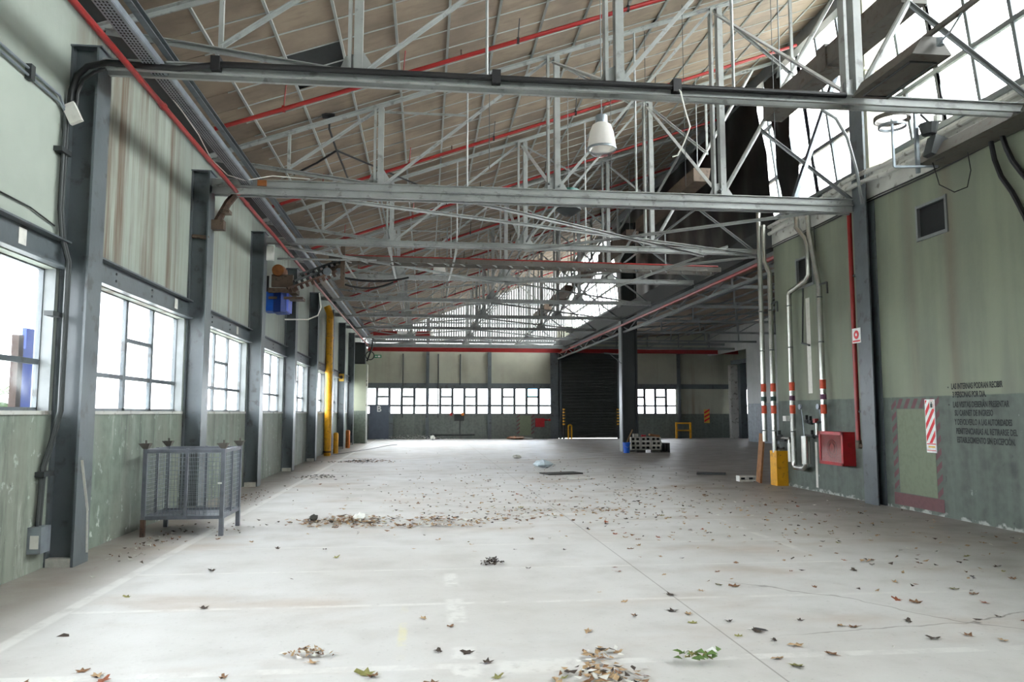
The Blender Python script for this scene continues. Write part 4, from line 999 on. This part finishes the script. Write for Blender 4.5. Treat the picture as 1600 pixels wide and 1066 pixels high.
P(B().lathe([(.2, -.02), (.2, .02), (.18, .02), (.18, -.02)], (7.0, 10.6, 5.93), 20), 'lower_hoop', 'galv', s, True)
P(B().cbox((7.55, 10.4, 5.55), (.22, .2, .3), Matrix.Rotation(.3, 3, 'Y')).lathe([(0, 0), (.1, 0), (.14, .16), (0, .16)], (7.45, 10.4, 5.75), 10), 'lamp_head', 'charcoal', s)
P(B().tube([(7.4, 10.5, 6.1), (7.5, 10.45, 5.95), (7.42, 10.45, 5.8), (7.55, 10.4, 5.7)], .02, 6), 'wiring', 'black', s)
P(B().lathe([(0, 0), (.06, 0), (.06, .1), (0, .1)], (7.6, 10.4, 5.95), 8), 'socket', 'white', s)
THING(B().tube([(7.45, 10.35, 5.3), (7.5, 10.3, 4.95), (7.62, 10.15, 4.8), (7.75, 10.05, 4.85), (7.82, 10.05, 5.1), (7.8, 10.1, 5.6)], .008, 6), 'cable_loop', 'black', 'thin black cable hanging in a loop below the wrecked lamp bracket', 'cable')

# ---------------------------------------------------------------- left wall far fittings
s = T('yellow_pipe', 'thick yellow pipe standing on the left wall between columns', 'pipe', (-3.62, 29.4, 0))
P(B().tube([(-3.62, 29.4, 0), (-3.62, 29.4, 5.2), (-3.66, 29.4, 5.4), (-3.75, 29.4, 5.6)], .13, 14), 'pipe_run', 'yellow', s, True)
for z in (.15, 3.1, 4.4): P(B().lathe([(.15, -.03), (.15, .03)], (-3.62, 29.4, z), 14), 'flange', 'rust' if z < 1 else 'yellow', s)
for i, y in enumerate((31.05, 35.75)):
    THING(B().lathe([(0, .82), (.07, .81), (.1, .76), (.1, 0)], (-3.5, y, 0), 14), 'bollard', 'yellow' if i == 0 else 'orange', ['yellow bollard nearer, by the yellow pipe', 'orange bollard further along the left columns'][i], 'bollard', 'bollards along the left columns', smooth=True)
s = T('warning_plate', 'small yellow plate on a far left column', 'sign', (-3.77, 35.07, 3.0))
P(B().box((-3.88, 35.06, 3.0), (-3.66, 35.09, 3.34)), 'plate', 'sign_yellow', s)
P(B().lathe([(0, -.01), (.08, -.01), (.08, 0)], (-3.77, 35.06, 3.18), 6, 'y'), 'symbol', 'brown', s)
s = T('concrete_pier', 'pale green concrete pier ending the row of left columns', 'pier', (-3.5, 41.6, 0))
n2 = wall_mat('pier_paint', (170, 174, 152), (116, 126, 114), 1.7, chips=.2)
M['pier'] = n2
P(B().box((-3.92, 41, 0), (-3.1, 42, 4.15)), 'shaft', 'pier', s)
P(B().box((-3.12, 40.98, 0), (-3.06, 41.05, 4.15)), 'edge_trim', 'fascia', s)
s = T('roof_fan', 'dark machinery on top of the concrete pier', 'machine', (-3.5, 41.5, 4.15))
P(B().box((-3.9, 41, 4.17), (-3.2, 41.8, 5.3)), 'housing', 'charcoal', s)
P(B().tube(arc((-2.95, 41, 4.6), .22, 0, 6.28, 14), .03, 6).tube([(-3.1, 41, 4.3), (-2.85, 41, 5.0), (-2.8, 41, 5.6)], .05, 6), 'hoop', 'black', s)
THING(B().tube([(-3.6, 29.6, .012), (-3.2, 31, .012), (-2.4, 34.5, .012), (-1.8, 38, .012), (-1.4, 39, .012)], .012, 6), 'floor_cable', 'black', 'thin black cable lying across the floor by the far left columns', 'cable')

# ---------------------------------------------------------------- far wall
RB3 = [2.03, 2.57]; RB2 = [2.03]
n = 40
for (xa, xb) in ((-3.7, .05), (.15, 3.85), (3.95, 7.75)):
    w = (xb-xa)/5; xs = [xa+w*i for i in range(6)]
    o = window(n, 'y', [RB2, RB3, RB2, RB3, RB2], xs, zlo, zhi, YB+.08, blue=((3, 2),) if n == 42 else ()); o['label'] = ['left', 'middle', 'right'][n-40]+' third of the long far wall window strip'; n += 1
o = window(n, 'y', [RB2, RB3, RB2, RB3, RB2], [12.4, 13.0, 13.75, 14.45, 15.15, 15.8], zlo, zhi, YB+.08); o['label'] = 'far wall window to the right of the middle column'; n += 1
o = window(n, 'y', [RB2, RB2], [19.6, 20.25, 20.9], zlo, zhi, YB+.08); o['label'] = 'sliver of window at the far right corner'
for i, (x0, x1) in enumerate(((-4, 8.0), (12.2, 22))):
    S(B().box((x0, YB-.08, 3.10), (x1, YB+.02, 3.40)), f'trim_{30+i}', 'steel_dark', ['dark steel lintel band across the far wall', 'dark steel lintel band across the far right wall'][i])
s = T('wall_posts', None, None, kind='structure')
bpy.data.objects.remove(s)
for i, (x, w_) in enumerate(((.1, .12), (3.9, .14), (7.95, .3), (15.95, .12))):
    THING(B().ibeam((x, YB-.1, 0), (x, YB-.1, 5.4), w_*1.6, .18, .02, (0, 1, 0)), 'wall_post', 'steel_dark', ['dark post on the far wall, left of its centre', 'dark post on the far wall near its centre', 'dark post at the left edge of the roller shutter', 'dark post right of the far right window'][i], 'post', 'steel posts on the far wall')
for i, x in enumerate((-1.4, .75, 2.1)):
    THING(B().tube([(x, YB-.06, 1.3 if i < 2 else 3.3), (x, YB-.06, 5.2)], .04, 6), 'wall_pipe', 'charcoal', ['dark thin pipe down the far wall, leftmost', 'dark thin pipe down the far wall by the centre left post', 'short dark pipe on the upper far wall'][i], 'pipe', 'thin pipes on the far wall')
# shutter
s = T('door_1', 'dark closed roller shutter in the far wall', None, (10.1, YB, 0), kind='structure')
b = B(); zz = .04
prof = []
for k in range(52):
    z = .04+k*.1; prof += [(z, .0), (z+.02, .025), (z+.08, .025)]
vs = []
for z, d in prof: vs += [(8.25, YB-.02-d, z), (12.1, YB-.02-d, z)]
b.add(vs, [(2*i, 2*i+1, 2*i+3, 2*i+2) for i in range(len(prof)-1)]).box((8.2, YB+.05, .03), (12.1, YB+.15, 5.2))
P(b, 'shutter_slats', 'shutter', s)
P(B().box((8.25, YB-.12, .0), (8.4, YB, 5.2)).box((11.98, YB-.12, .0), (12.12, YB, 5.2)), 'guide_rail', 'steel_dark', s)
P(B().box((8.2, YB-.35, 5.0), (12.15, YB, 5.35)), 'shutter_box', 'charcoal', s)
for i, x in enumerate((8.45, 11.85)):
    s = T('hazard_post', ['left', 'right'][i]+' black and yellow striped post beside the roller shutter', 'post', (x, YB-.6, 0), 'striped posts beside the shutter')
    P(B().tube([(x, YB-.6, 0), (x, YB-.6, 1.9)], .07, 8), 'core', 'black', s)
    for k in range(6): P(B().tube([(x, YB-.6, .85+k*.18), (x+.0, YB-.6, .94+k*.18)], .078, 8), 'yellow_stripe', 'yellow', s)
    THING(B().tube([(x+.25, YB-.75, 0), (x+.25, YB-.75, .8), (x+.3, YB-.75, .85), (x+.4, YB-.75, .85), (x+.45, YB-.75, .8), (x+.45, YB-.75, 0)], .05, 8), 'guard_hoop', 'yellow', ['left', 'right'][i]+' low yellow hoop guard before the roller shutter', 'guard', 'hoop guards', smooth=True)
# door B
s = T('metal_door', 'dark grey metal door marked with a white B, standing before the far window', 'door', (-2.8, YB-.35, 0))
P(B().box((-3.36, YB-.40, .02), (-2.2, YB-.32, 2.08)), 'leaf', 'navy', s)
P(B().box((-3.6, YB-.36, .0), (-3.36, YB-.3, 1.55)).box((-2.2, YB-.36, 0), (-1.95, YB-.3, 1.55)), 'side_panel', 'steel_dark', s)
cu = bpy.data.curves.new('door_letter', 'FONT'); cu.body = 'B'; cu.size = .5; cu.offset = .012; cu.extrude = .002; cu.materials.append(M['sign_white'])
o = text_mesh(cu, 'door_letter'); o.parent = s; o.rotation_euler = (math.pi/2, 0, 0); o.location = Vector((-2.93, YB-.405, 1.66))-Vector(s.location)
# exit sign
s = T('exit_sign', 'small green exit sign high on the far wall at left', 'sign', (-2.95, YB, 4.93))
P(B().box((-3.15, YB-.05, 4.93), (-2.72, YB-.005, 5.12)), 'plate', 'sign_green', s); P(B().box((-3.10, YB-.054, 4.99), (-2.98, YB-.05, 5.05)).box((-2.93, YB-.054, 4.97), (-2.78, YB-.05, 5.07)), 'pictogram', 'sign_white', s)
# far wall odds and ends
s = T('valve_panel', 'cluster of valves and a dark panel on the far wall dado', 'panel', (2.1, YB-.1, .9))
P(B().box((1.75, YB-.12, 1.1), (2.35, YB, 1.5)), 'panel', 'charcoal', s)
for x, mt in ((1.55, 'red'), (2.25, 'orange')): P(B().lathe([(0, -.05), (.1, -.05), (.1, .05), (0, .05)], (x, YB-.16, 1.5), 8, 'y'), 'valve_wheel', mt, s)
P(B().tube([(2.1, YB-.06, 1.1), (2.1, YB-.06, .25)], .03, 6).tube([(.3, YB-.06, .25), (3.0, YB-.06, .25)], .05, 6), 'pipe_run', 'charcoal', s)
s = T('hose_box', 'red fire box on the far wall left of the shutter', 'box', (7, YB-.15, .7))
P(B().box((6.75, YB-.25, .72), (7.3, YB, 1.25)), 'case', 'red_dk', s); P(B().tube([(7.3, YB-.1, 1.15), (7.75, YB-.1, 1.15)], .05, 6).lathe([(0, -.05), (.08, -.05), (.08, .05), (0, .05)], (7.6, YB-.18, 1.15), 8, 'y'), 'hydrant', 'red', s)
s = T('painted_frame', 'faded hatched panel painted on the far wall beside the red box', 'marking', (6.1, YB, .1))
P(B().box((5.75, YB-.004, .2), (6.5, YB, 1.42)), 'pale_field', 'palegreen', s)
for x in (5.6, 6.5):
    for k in range(5): P(B().add([(x, YB-.005, .25+k*.25), (x+.2, YB-.005, .4+k*.25), (x+.2, YB-.005, .5+k*.25), (x, YB-.005, .35+k*.25)], [(0, 1, 2, 3)]), 'stripe', 'maroon', s)
s = T('striped_sign', 'small red and cream striped sign on the far right wall', 'sign', (17.9, YB, 1))
P(B().box((17.6, YB-.03, .95), (17.95, YB, 1.8)), 'board', 'sign_yellow', s)
for k in range(3): P(B().add([(17.6, YB-.035, 1.0+k*.26), (17.95, YB-.035, 1.2+k*.26), (17.95, YB-.035, 1.32+k*.26), (17.6, YB-.035, 1.12+k*.26)], [(0, 1, 2, 3)]), 'red_stripe', 'sign_red', s)
s = T('safety_barrier', 'yellow tubular safety barrier on the floor by the far right wall', 'guard', (16, YB-.8, 0))
for x in (15.5, 16.4): P(B().bar((x, YB-.8, 0), (x, YB-.8, 1.0), .1, .1, (0, 1, 0)), 'upright', 'yellow', s)
for z in (.5, .95): P(B().bar((15.5, YB-.8, z), (16.4, YB-.8, z), .08, .08), 'rail', 'yellow', s)
# red crane beams
for i, (y, xa, xb, z) in enumerate(((45.6, -3.4, 19.2, 5.37), (42.6, -2.9, .2, 5.95))):
    s = T('crane_beam', ['long red crane beam across the hall before the far wall', 'short red and white beam high before the far wall'][i], 'beam', ((xa+xb)/2, y, z))
    P(B().ibeam((xa, y, z), (xb, y, z), .2, .34 if i == 0 else .26, .03), 'beam', 'red', s)
    if i: P(B().box((-1.6, y-.12, z-.12), (-.6, y+.12, z+.12)), 'white_band', 'sign_white', s)
    else: P(B().box((xa, y-.15, z+.2), (8, y+.15, z+.26)), 'top_rail', 'steel_mid', s)
for i, (y, z) in enumerate(((44.5, 5.7), (43.0, 5.3))):
    THING(B().bar((-3.3, y, z), (18, y, z), .1, .14), 'cross_beam', 'steel_mid', ['upper', 'lower'][i]+' grey beam crossing the hall before the far wall', 'beam', 'grey beams before the far wall')
# annex portal
s = T('portal_column', 'dark column and header framing the corner past the grey side wall', 'column', (19.9, 46.4, 0))
P(B().box((19.1, 46.6, 0), (19.55, 47.0, 4.6)), 'pale_jamb', 'fascia', s); P(B().box((19.6, 46.3, 0), (20.0, 46.9, 4.8)), 'post', 'steel_dark', s); P(B().bar((18.9, 46.0, 4.7), (20.6, 44.5, 4.95), .2, .25), 'header', 'steel_dark', s)

# ---------------------------------------------------------------- wire cage
cx0, cx1, cy0, cy1 = -3.62, -2.64, 10.58, 11.48
s = T('wire_cage', 'grey wire mesh pallet cage on four legs by the left wall', 'cage', ((cx0+cx1)/2, (cy0+cy1)/2, 0))
ZT, ZB = 1.13, .22
for i, (x, y) in enumerate(((cx0, cy0), (cx1, cy0), (cx0, cy1), (cx1, cy1))):
    P(B().box((x-.025, y-.025, ZB), (x+.025, y+.025, ZT)), 'corner_post', 'steel_bare', s)
    lg = P(B().box((x-.027, y-.027, 0), (x+.027, y+.027, ZB)), 'leg', 'rust' if i in (0, ) else 'steel_bare', s)
    e = .06
    P(B().add([(x-.03, y-.03, ZT), (x+.03, y-.03, ZT), (x+.03, y+.03, ZT), (x-.03, y+.03, ZT), (x-e-.02, y-e, ZT+.07), (x+e, y-e, ZT+.07), (x+e, y+e, ZT+.07), (x-e-.02, y+e, ZT+.07)],
              [(0, 1, 5, 4), (1, 2, 6, 5), (2, 3, 7, 6), (3, 0, 4, 7), (3, 2, 1, 0)]).box((x-.01, y-.012, ZT+.0), (x+.01, y+.012, ZT+.11)), 'stacking_cup', 'trunk', s)
for z, nm in ((ZT-.03, 'top_rail'), (ZB+.02, 'bottom_rail')):
    for p, q in (((cx0, cy0), (cx1, cy0)), ((cx0, cy1), (cx1, cy1)), ((cx0, cy0), (cx0, cy1)), ((cx1, cy0), (cx1, cy1))):
        P(B().bar((*p, z), (*q, z), .035, .045), nm, 'steel_bare', s)
for p in (((cx0+cx1)/2+.03, cy0), ((cx0+cx1)/2+.03, cy1), (cx1, (cy0+cy1)/2), (cx0, (cy0+cy1)/2)):
    P(B().box((p[0]-.018, p[1]-.018, ZB), (p[0]+.018, p[1]+.018, ZT)), 'mid_post', 'steel_bare', s)
def mesh_side(p, q):
    b = B(); p, q = Vector((*p, 0)), Vector((*q, 0)); L = (q-p).length; w = .0042
    k = int(L/.045)
    for i in range(1, k): c = p.lerp(q, i/k); b.box((c.x-w/2, c.y-w/2, ZB), (c.x+w/2, c.y+w/2, ZT-.03))
    for i in range(1, 16): z = ZB+(ZT-ZB)*i/16; b.bar((p.x, p.y, z), (q.x, q.y, z), w, w)
    P(b, 'wire_mesh', 'galv', s, kind='stuff')
mesh_side((cx0, cy0), (cx1, cy0)); mesh_side((cx0, cy1), (cx1, cy1)); mesh_side((cx0, cy0), (cx0, cy1)); mesh_side((cx1, cy0), (cx1, cy1))
for k in range(6):
    y = cy0+.06+k*.155; P(B().box((cx0, y, ZB-.005), (cx1, y+.11, ZB+.012)), 'floor_slat', 'steel_bare', s)
P(B().cbox((cx1-.03, cy0-.028, .68), (.05, .012, .02)), 'latch', 'white', s)

# ---------------------------------------------------------------- block pile and bucket by the middle column
bx, by = 8.18, 30.35
GB = 'hollow cement blocks stacked by the column'
rowz = ['bottom', 'middle', 'top']; colz = ['left', 'middle', 'right']
for c in range(3):
    for r in range(3):
        x = bx+.03+c*.425+random.uniform(-.012, .012); z = .11+r*.172
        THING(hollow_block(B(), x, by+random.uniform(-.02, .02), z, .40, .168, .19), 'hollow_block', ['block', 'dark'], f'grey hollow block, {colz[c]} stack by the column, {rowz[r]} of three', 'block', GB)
THING(B().box((8.45, by, 0), (8.8, by+.3, .108)).box((9.1, by, 0), (9.4, by+.3, .108)), 'support_blocks', 'block_dk', 'dark blocks under the stacked hollow blocks', 'block')
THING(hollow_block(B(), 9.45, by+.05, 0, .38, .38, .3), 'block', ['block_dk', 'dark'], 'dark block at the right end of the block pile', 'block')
THING(B().cbox((8.42, by+.1, .695), (.2, .15, .12)), 'brick', 'block', 'single small block resting on the left stack', 'brick')
THING(B().cbox((9.2, by+.12, .68), (.4, .25, .09), Matrix.Rotation(.15, 3, 'Y')), 'carton', 'plank', 'brown flattened carton on the right stack', 'carton')
THING(B().cbox((8.75, by+.1, .675), (.18, .12, .07)), 'tin', 'red_dk', 'small red tin on the middle stack', 'tin')
THING(B().bar((8.05, by+.15, .35), (8.3, by+.1, .92), .05, .02, (0, 1, 0)), 'stick', 'card', 'thin wooden offcut leaning behind the left block stack', 'stick')
s = T('bucket', 'blue plastic bucket at the foot of the middle column', 'bucket', (7.98, 30.2, 0))
P(B().lathe([(0, 0), (.12, 0), (.15, .42), (.155, .42), (.155, .39), (.14, .39), (.11, .02)], (7.98, 30.2, 0), 16), 'body', 'blue', s, True)
P(B().tube([(7.85, 30.08, .40), (7.88, 30.06, .28), (7.98, 30.04, .22), (8.08, 30.06, .28), (8.11, 30.08, .40)], .006, 5), 'bail', 'galv', s)

# ---------------------------------------------------------------- litter
def crumple(c, r, n_=12, flatk=.5, seed=1):
    rs = random.Random(seed); b = B(); vs = []; 
    for i in range(5):
        ph = math.pi*i/4-math.pi/2
        for j in range(n_):
            t = 2*math.pi*j/n_; k = r*(rs.uniform(.7, 1.15)); vs.append((c[0]+k*math.cos(ph)*math.cos(t), c[1]+k*math.cos(ph)*math.sin(t), max(.002, c[2]+r*flatk*(1+math.sin(ph))*rs.uniform(.8, 1.1))))
    fs = [(i*n_+j, i*n_+(j+1) % n_, (i+1)*n_+(j+1) % n_, (i+1)*n_+j) for i in range(4) for j in range(n_)]
    return b.add(vs, fs+[tuple(range(4*n_, 5*n_))])
THING(crumple((3.45, 22.6, 0), .3, 12, .35, 2), 'plastic_bag', 'bag', 'pale crumpled plastic bag on the floor in the middle distance', 'bag')
THING(B().cbox((3.55, 20.1, .02), (1.0, .55, .03), Matrix.Rotation(.3, 3, 'Z')), 'cardboard', 'block_dk', 'dark flat sheet lying beyond the white strip', 'cardboard')
THING(B().cbox((3.72, 18.5, .015), (.6, .07, .02), Matrix.Rotation(-.4, 3, 'Z')), 'strip', 'paper', 'thin white strip lying on the floor', 'strip')
THING(crumple((3.2, 27, 0), .2, 10, .3, 9), 'paper_scrap', 'paper', 'pale paper scrap behind the plastic bag', 'scrap')
THING(crumple((.43, 45.6, 0), .18, 12, .8, 4), 'sack', 'white', 'round white sack on the floor at the far wall', 'sack')
THING(crumple((5.4, 46.3, 0), .7, 14, .14, 6), 'debris_heap', 'plank', 'low brown debris heap before the far wall', 'heap')
THING(B().cbox((5.9, 46.0, .1), (1.0, .4, .05), Matrix.Rotation(.1, 3, 'Y')), 'board', 'fascia', 'pale board lying on the brown debris heap', 'board')
THING(B().bar((7.05, 19.6, .03), (7.7, 19.3, .03), .25, .05), 'rag', 'charcoal', 'dark rag lying past the end of the right wall', 'rag')
# leaves
def leaf_mesh(name, mat, seed):
    rs = random.Random(seed); n_ = 11; vs = [(0, 0, .12+.1*rs.random())]
    for i in range(n_):
        t = 2*math.pi*i/n_; r = (1.0 if i % 2 == 0 else .55)*rs.uniform(.75, 1.1)
        vs.append((r*math.cos(t), .75*r*math.sin(t), rs.uniform(0, .55) if i % 2 == 0 else rs.uniform(0, .2)))
    fs = [(0, i+1, (i+1) % n_+1) for i in range(n_)]
    vs += [(-1.5, .1, .1), (-.9, .05, .12), (-.9, -.02, .1)]; k = len(vs); fs.append((k-3, k-2, k-1))
    me = bpy.data.meshes.new(name); me.from_pydata(vs, [], fs); me.materials.append(M[mat]); me.update(); return me
LM = [leaf_mesh('leaf', mt, i) for i, mt in enumerate(['leaf_a', 'leaf_a', 'leaf_b', 'leaf_b', 'leaf_c', 'leaf_c', 'leaf_d', 'leaf_e', 'leaf_a'])]
rs = random.Random(21)
def put_leaf(x, y, r, z=.0):
    o = bpy.data.objects.new('dry_leaf', rs.choice(LM)); COL.objects.link(o); o.location = (x, y, z+.003)
    o.scale = (r, r, r*rs.uniform(.4, .9)); o.rotation_euler = (rs.uniform(-.15, .15), rs.uniform(-.15, .15), rs.uniform(0, 6.28))
    mt = o.data.materials[0].name.split('_')[0].replace('rust', 'reddish')
    where = 'along the bottom edge of the floor' if y < 5.4 else 'on the near right floor' if y < 8 and x > 2 else 'on the near floor' if y < 8 else 'before the hatched wall panel' if x > 5 and y < 13.5 else 'around the long leaf heap' if 10.5 < y < 14 else 'on the open middle floor'
    tag(o, f'{mt} dry leaf lying loose {where}', 'leaf', 'dry leaves scattered on the floor')
cnt = 0
fixed = [(-1.97, 5.1, .06), (-1.9, 5.0, .07), (-2.1, 5.2, .05), (-.7, 5.2, .05), (-.35, 4.95, .07), (-.3, 4.9, .06), (.06, 4.75, .06), (.3, 5.3, .06), (.0, 6.2, .05), (.2, 5.95, .05), (2.55, 5.2, .06), (2.35, 4.8, .06), (2.3, 4.95, .05), (2.7, 5.0, .06), (3.2, 5.6, .06), (3.7, 5.7, .05),
         (1.2, 5.7, .05), (1.3, 5.2, .05), (2.0, 6.2, .06), (2.1, 6.1, .05), (4.2, 5.0, .07), (4.3, 4.95, .06), (4.05, 5.15, .05), (3.9, 5.3, .05), (3.6, 5.25, .06), (-2.6, 4.95, .05), (-2.35, 5.0, .05), (.1, 5.35, .05), (.45, 4.8, .05), (.85, 4.75, .04), (-1.2, 4.98, .04)]
for x, y, r in fixed: put_leaf(x, y, r); cnt += 1
while cnt < 290:
    u = rs.random()
    if u < .62: x, y = rs.uniform(1.5, 7.7), rs.uniform(5.2, 16)
    elif u < .8: x, y = rs.gauss(1.2, 1.8), rs.gauss(12.3, 1.1)
    elif u < .9: x, y = rs.uniform(-1, 7), rs.uniform(13, 20)
    else: x, y = rs.uniform(-2.6, 3), rs.uniform(5, 12)
    if x < -3.4 or x > 7.8 or (x < -2.4 and 10.4 < y < 11.7): continue
    put_leaf(x, y, rs.uniform(.028, .06)); cnt += 1
def litter(label, spots, name='leaf_litter', mats=('leaf_a', 'leaf_b', 'leaf_c', 'leaf_b', 'paper'), size=(.03, .06)):
    b = B()
    for (cx, cy, sx, sy, n_, h) in spots:
        for i in range(n_):
            x, y = rs.gauss(cx, sx), rs.gauss(cy, sy)
            if x < -3.5 or x > 7.85: continue
            d = ((x-cx)/sx)**2+((y-cy)/sy)**2
            z = .004+max(0, h*(1-d/4))*rs.random(); r = rs.uniform(*size); a = rs.uniform(0, 6.28)
            b.mi = rs.randrange(len(mats))
            ax, ay = math.cos(a)*r, math.sin(a)*r; k = rs.uniform(.4, .7)
            b.add([(x+ax, y+ay, z+rs.uniform(0, .03)), (x-ay*k, y+ax*k, z+rs.uniform(0, .02)), (x-ax, y-ay, z+rs.uniform(0, .03)), (x+ay*k, y-ax*k, z+rs.uniform(0, .02))], [(0, 1, 2, 3)])
    return THING(b, name, list(mats), label, 'leaf litter', kind='stuff')
litter('broad heap of dry leaves and scraps on the floor left of centre', [(-1.05, 11.75, .36, .28, 330, .06), (-1.3, 11.5, .3, .15, 70, .03), (.15, 11.7, .25, .16, 80, .03), (-.1, 11.1, .45, .1, 110, .02), (.9, 11.5, .35, .14, 70, .01), (2.2, 12.4, .9, .3, 130, .01)], size=(.025, .055))
litter('small drift of leaves and twigs at the bottom edge of the floor', [(1.12, 4.72, .14, .1, 90, .03), (1.2, 5.15, .08, .08, 25, .02), (1.05, 4.95, .05, .05, 12, .01)], size=(.02, .045))
litter('fine far scatter of leaf fragments over the floor', [(3.0, 14.0, 2.4, 2.2, 420, 0), (5.2, 10.5, 1.6, 2.4, 260, 0), (1.2, 16, 2.2, 2.5, 200, 0), (4.5, 20, 2.0, 3, 160, 0), (.5, 22, 2.0, 5, 90, 0)], size=(.018, .045))
litter('small dark heap of sweepings on the floor by the far left columns', [(-1.85, 25.6, .4, .35, 160, .1), (-2.6, 25.5, .4, .15, 30, .02)], mats=('leaf_c', 'block_dk', 'leaf_a'), size=(.03, .07))
litter('thin dark scatter of sweepings near the left columns', [(-2.6, 19.6, .25, .3, 70, .03)], mats=('leaf_c', 'block_dk'), size=(.03, .06))
litter('white rubble scattered along the foot of the far wall', [(-.6, 46.9, 1.1, .12, 260, .3)], 'rubble', mats=('paper', 'white', 'block'), size=(.04, .1))
litter('dirt and leaf crumbs along the foot of the left wall', [(-3.3, 9.8, .16, .7, 90, .02), (-3.3, 14.6, .2, 1.0, 80, .02), (-3.2, 11.2, .5, .4, 60, .02)], 'dirt_crumbs', mats=('leaf_c', 'leaf_a', 'block'), size=(.012, .035))
# single notable scraps
litter('dark ragged clump of sweepings lying alone on the floor near centre', [(.71, 8.3, .055, .05, 70, .06)], 'sweepings', mats=('leaf_c', 'block_dk', 'leaf_c'), size=(.015, .035))
THING(crumple((-1.62, 11.75, 0), .075, 8, .75, 12), 'stone', 'block_dk', 'dark stone at the left end of the leaf heap', 'stone')
THING(crumple((-.95, 11.7, 0), .1, 12, .65, 13), 'paper_ball', 'white', 'crumpled white paper ball in the leaf heap', 'paper')
s = T('feather', 'black feather with a white tip on the floor at right', 'feather', (2.44, 5.57, 0))
P(B().add([(2.40, 5.605, .008), (2.44, 5.615, .02), (2.5, 5.575, .015), (2.515, 5.55, .008), (2.45, 5.575, .008)], [(0, 1, 2, 3, 4)]), 'vane', 'black', s); P(B().add([(2.365, 5.63, .006), (2.405, 5.622, .012), (2.405, 5.603, .01)], [(0, 1, 2)]), 'tip', 'white', s)
s = T('leafy_sprig', 'green and yellow leafy sprig lying at the bottom right of the floor', 'sprig', (1.78, 4.95, 0))
for i in range(22):
    a = rs.uniform(0, 6.28); q = (1.76+rs.gauss(0, .055), 4.95+rs.gauss(0, .035), .01+rs.random()*.05); r = rs.uniform(.03, .05)
    P(B().add([q, (q[0]+math.cos(a)*r-.02*math.sin(a), q[1]+math.sin(a)*r+.02*math.cos(a), q[2]+.03), (q[0]+math.cos(a)*r*1.9, q[1]+math.sin(a)*r*1.9, q[2]+.01), (q[0]+math.cos(a)*r+.02*math.sin(a), q[1]+math.sin(a)*r-.02*math.cos(a), q[2]+.015)], [(0, 1, 2, 3)]), 'sprig_leaf', rs.choice(['green', 'leaf_d', 'white', 'green']), s)
litter('pale pile of torn leaf bits on the floor left of centre', [(-.76, 5.37, .06, .03, 40, .04), (-.67, 5.34, .05, .025, 22, .03)], 'leaf_scraps', mats=('leaf_b', 'paper', 'leaf_b', 'leaf_a'), size=(.015, .035))
s = T('paper_scrap', 'white torn scrap on the floor at bottom left', 'scrap', (-2.15, 4.92, 0))
P(B().add([(-2.24, 4.88, .005), (-2.2, 4.97, .05), (-2.1, 4.95, .02), (-2.04, 4.98, .035), (-2.05, 4.9, .005), (-2.16, 4.87, .02)], [(0, 1, 2, 5), (5, 2, 3, 4)]), 'sheet', 'paper', s)
s = T('dark_scrap', 'dark flake lying alone on the floor at lower left', 'scrap', (-2.55, 6.0, 0))
P(B().add([(-2.61, 5.99, .004), (-2.57, 6.02, .02), (-2.53, 6.01, .015), (-2.52, 5.99, .004)], [(0, 1, 2, 3)]), 'flake', 'leaf_c', s)
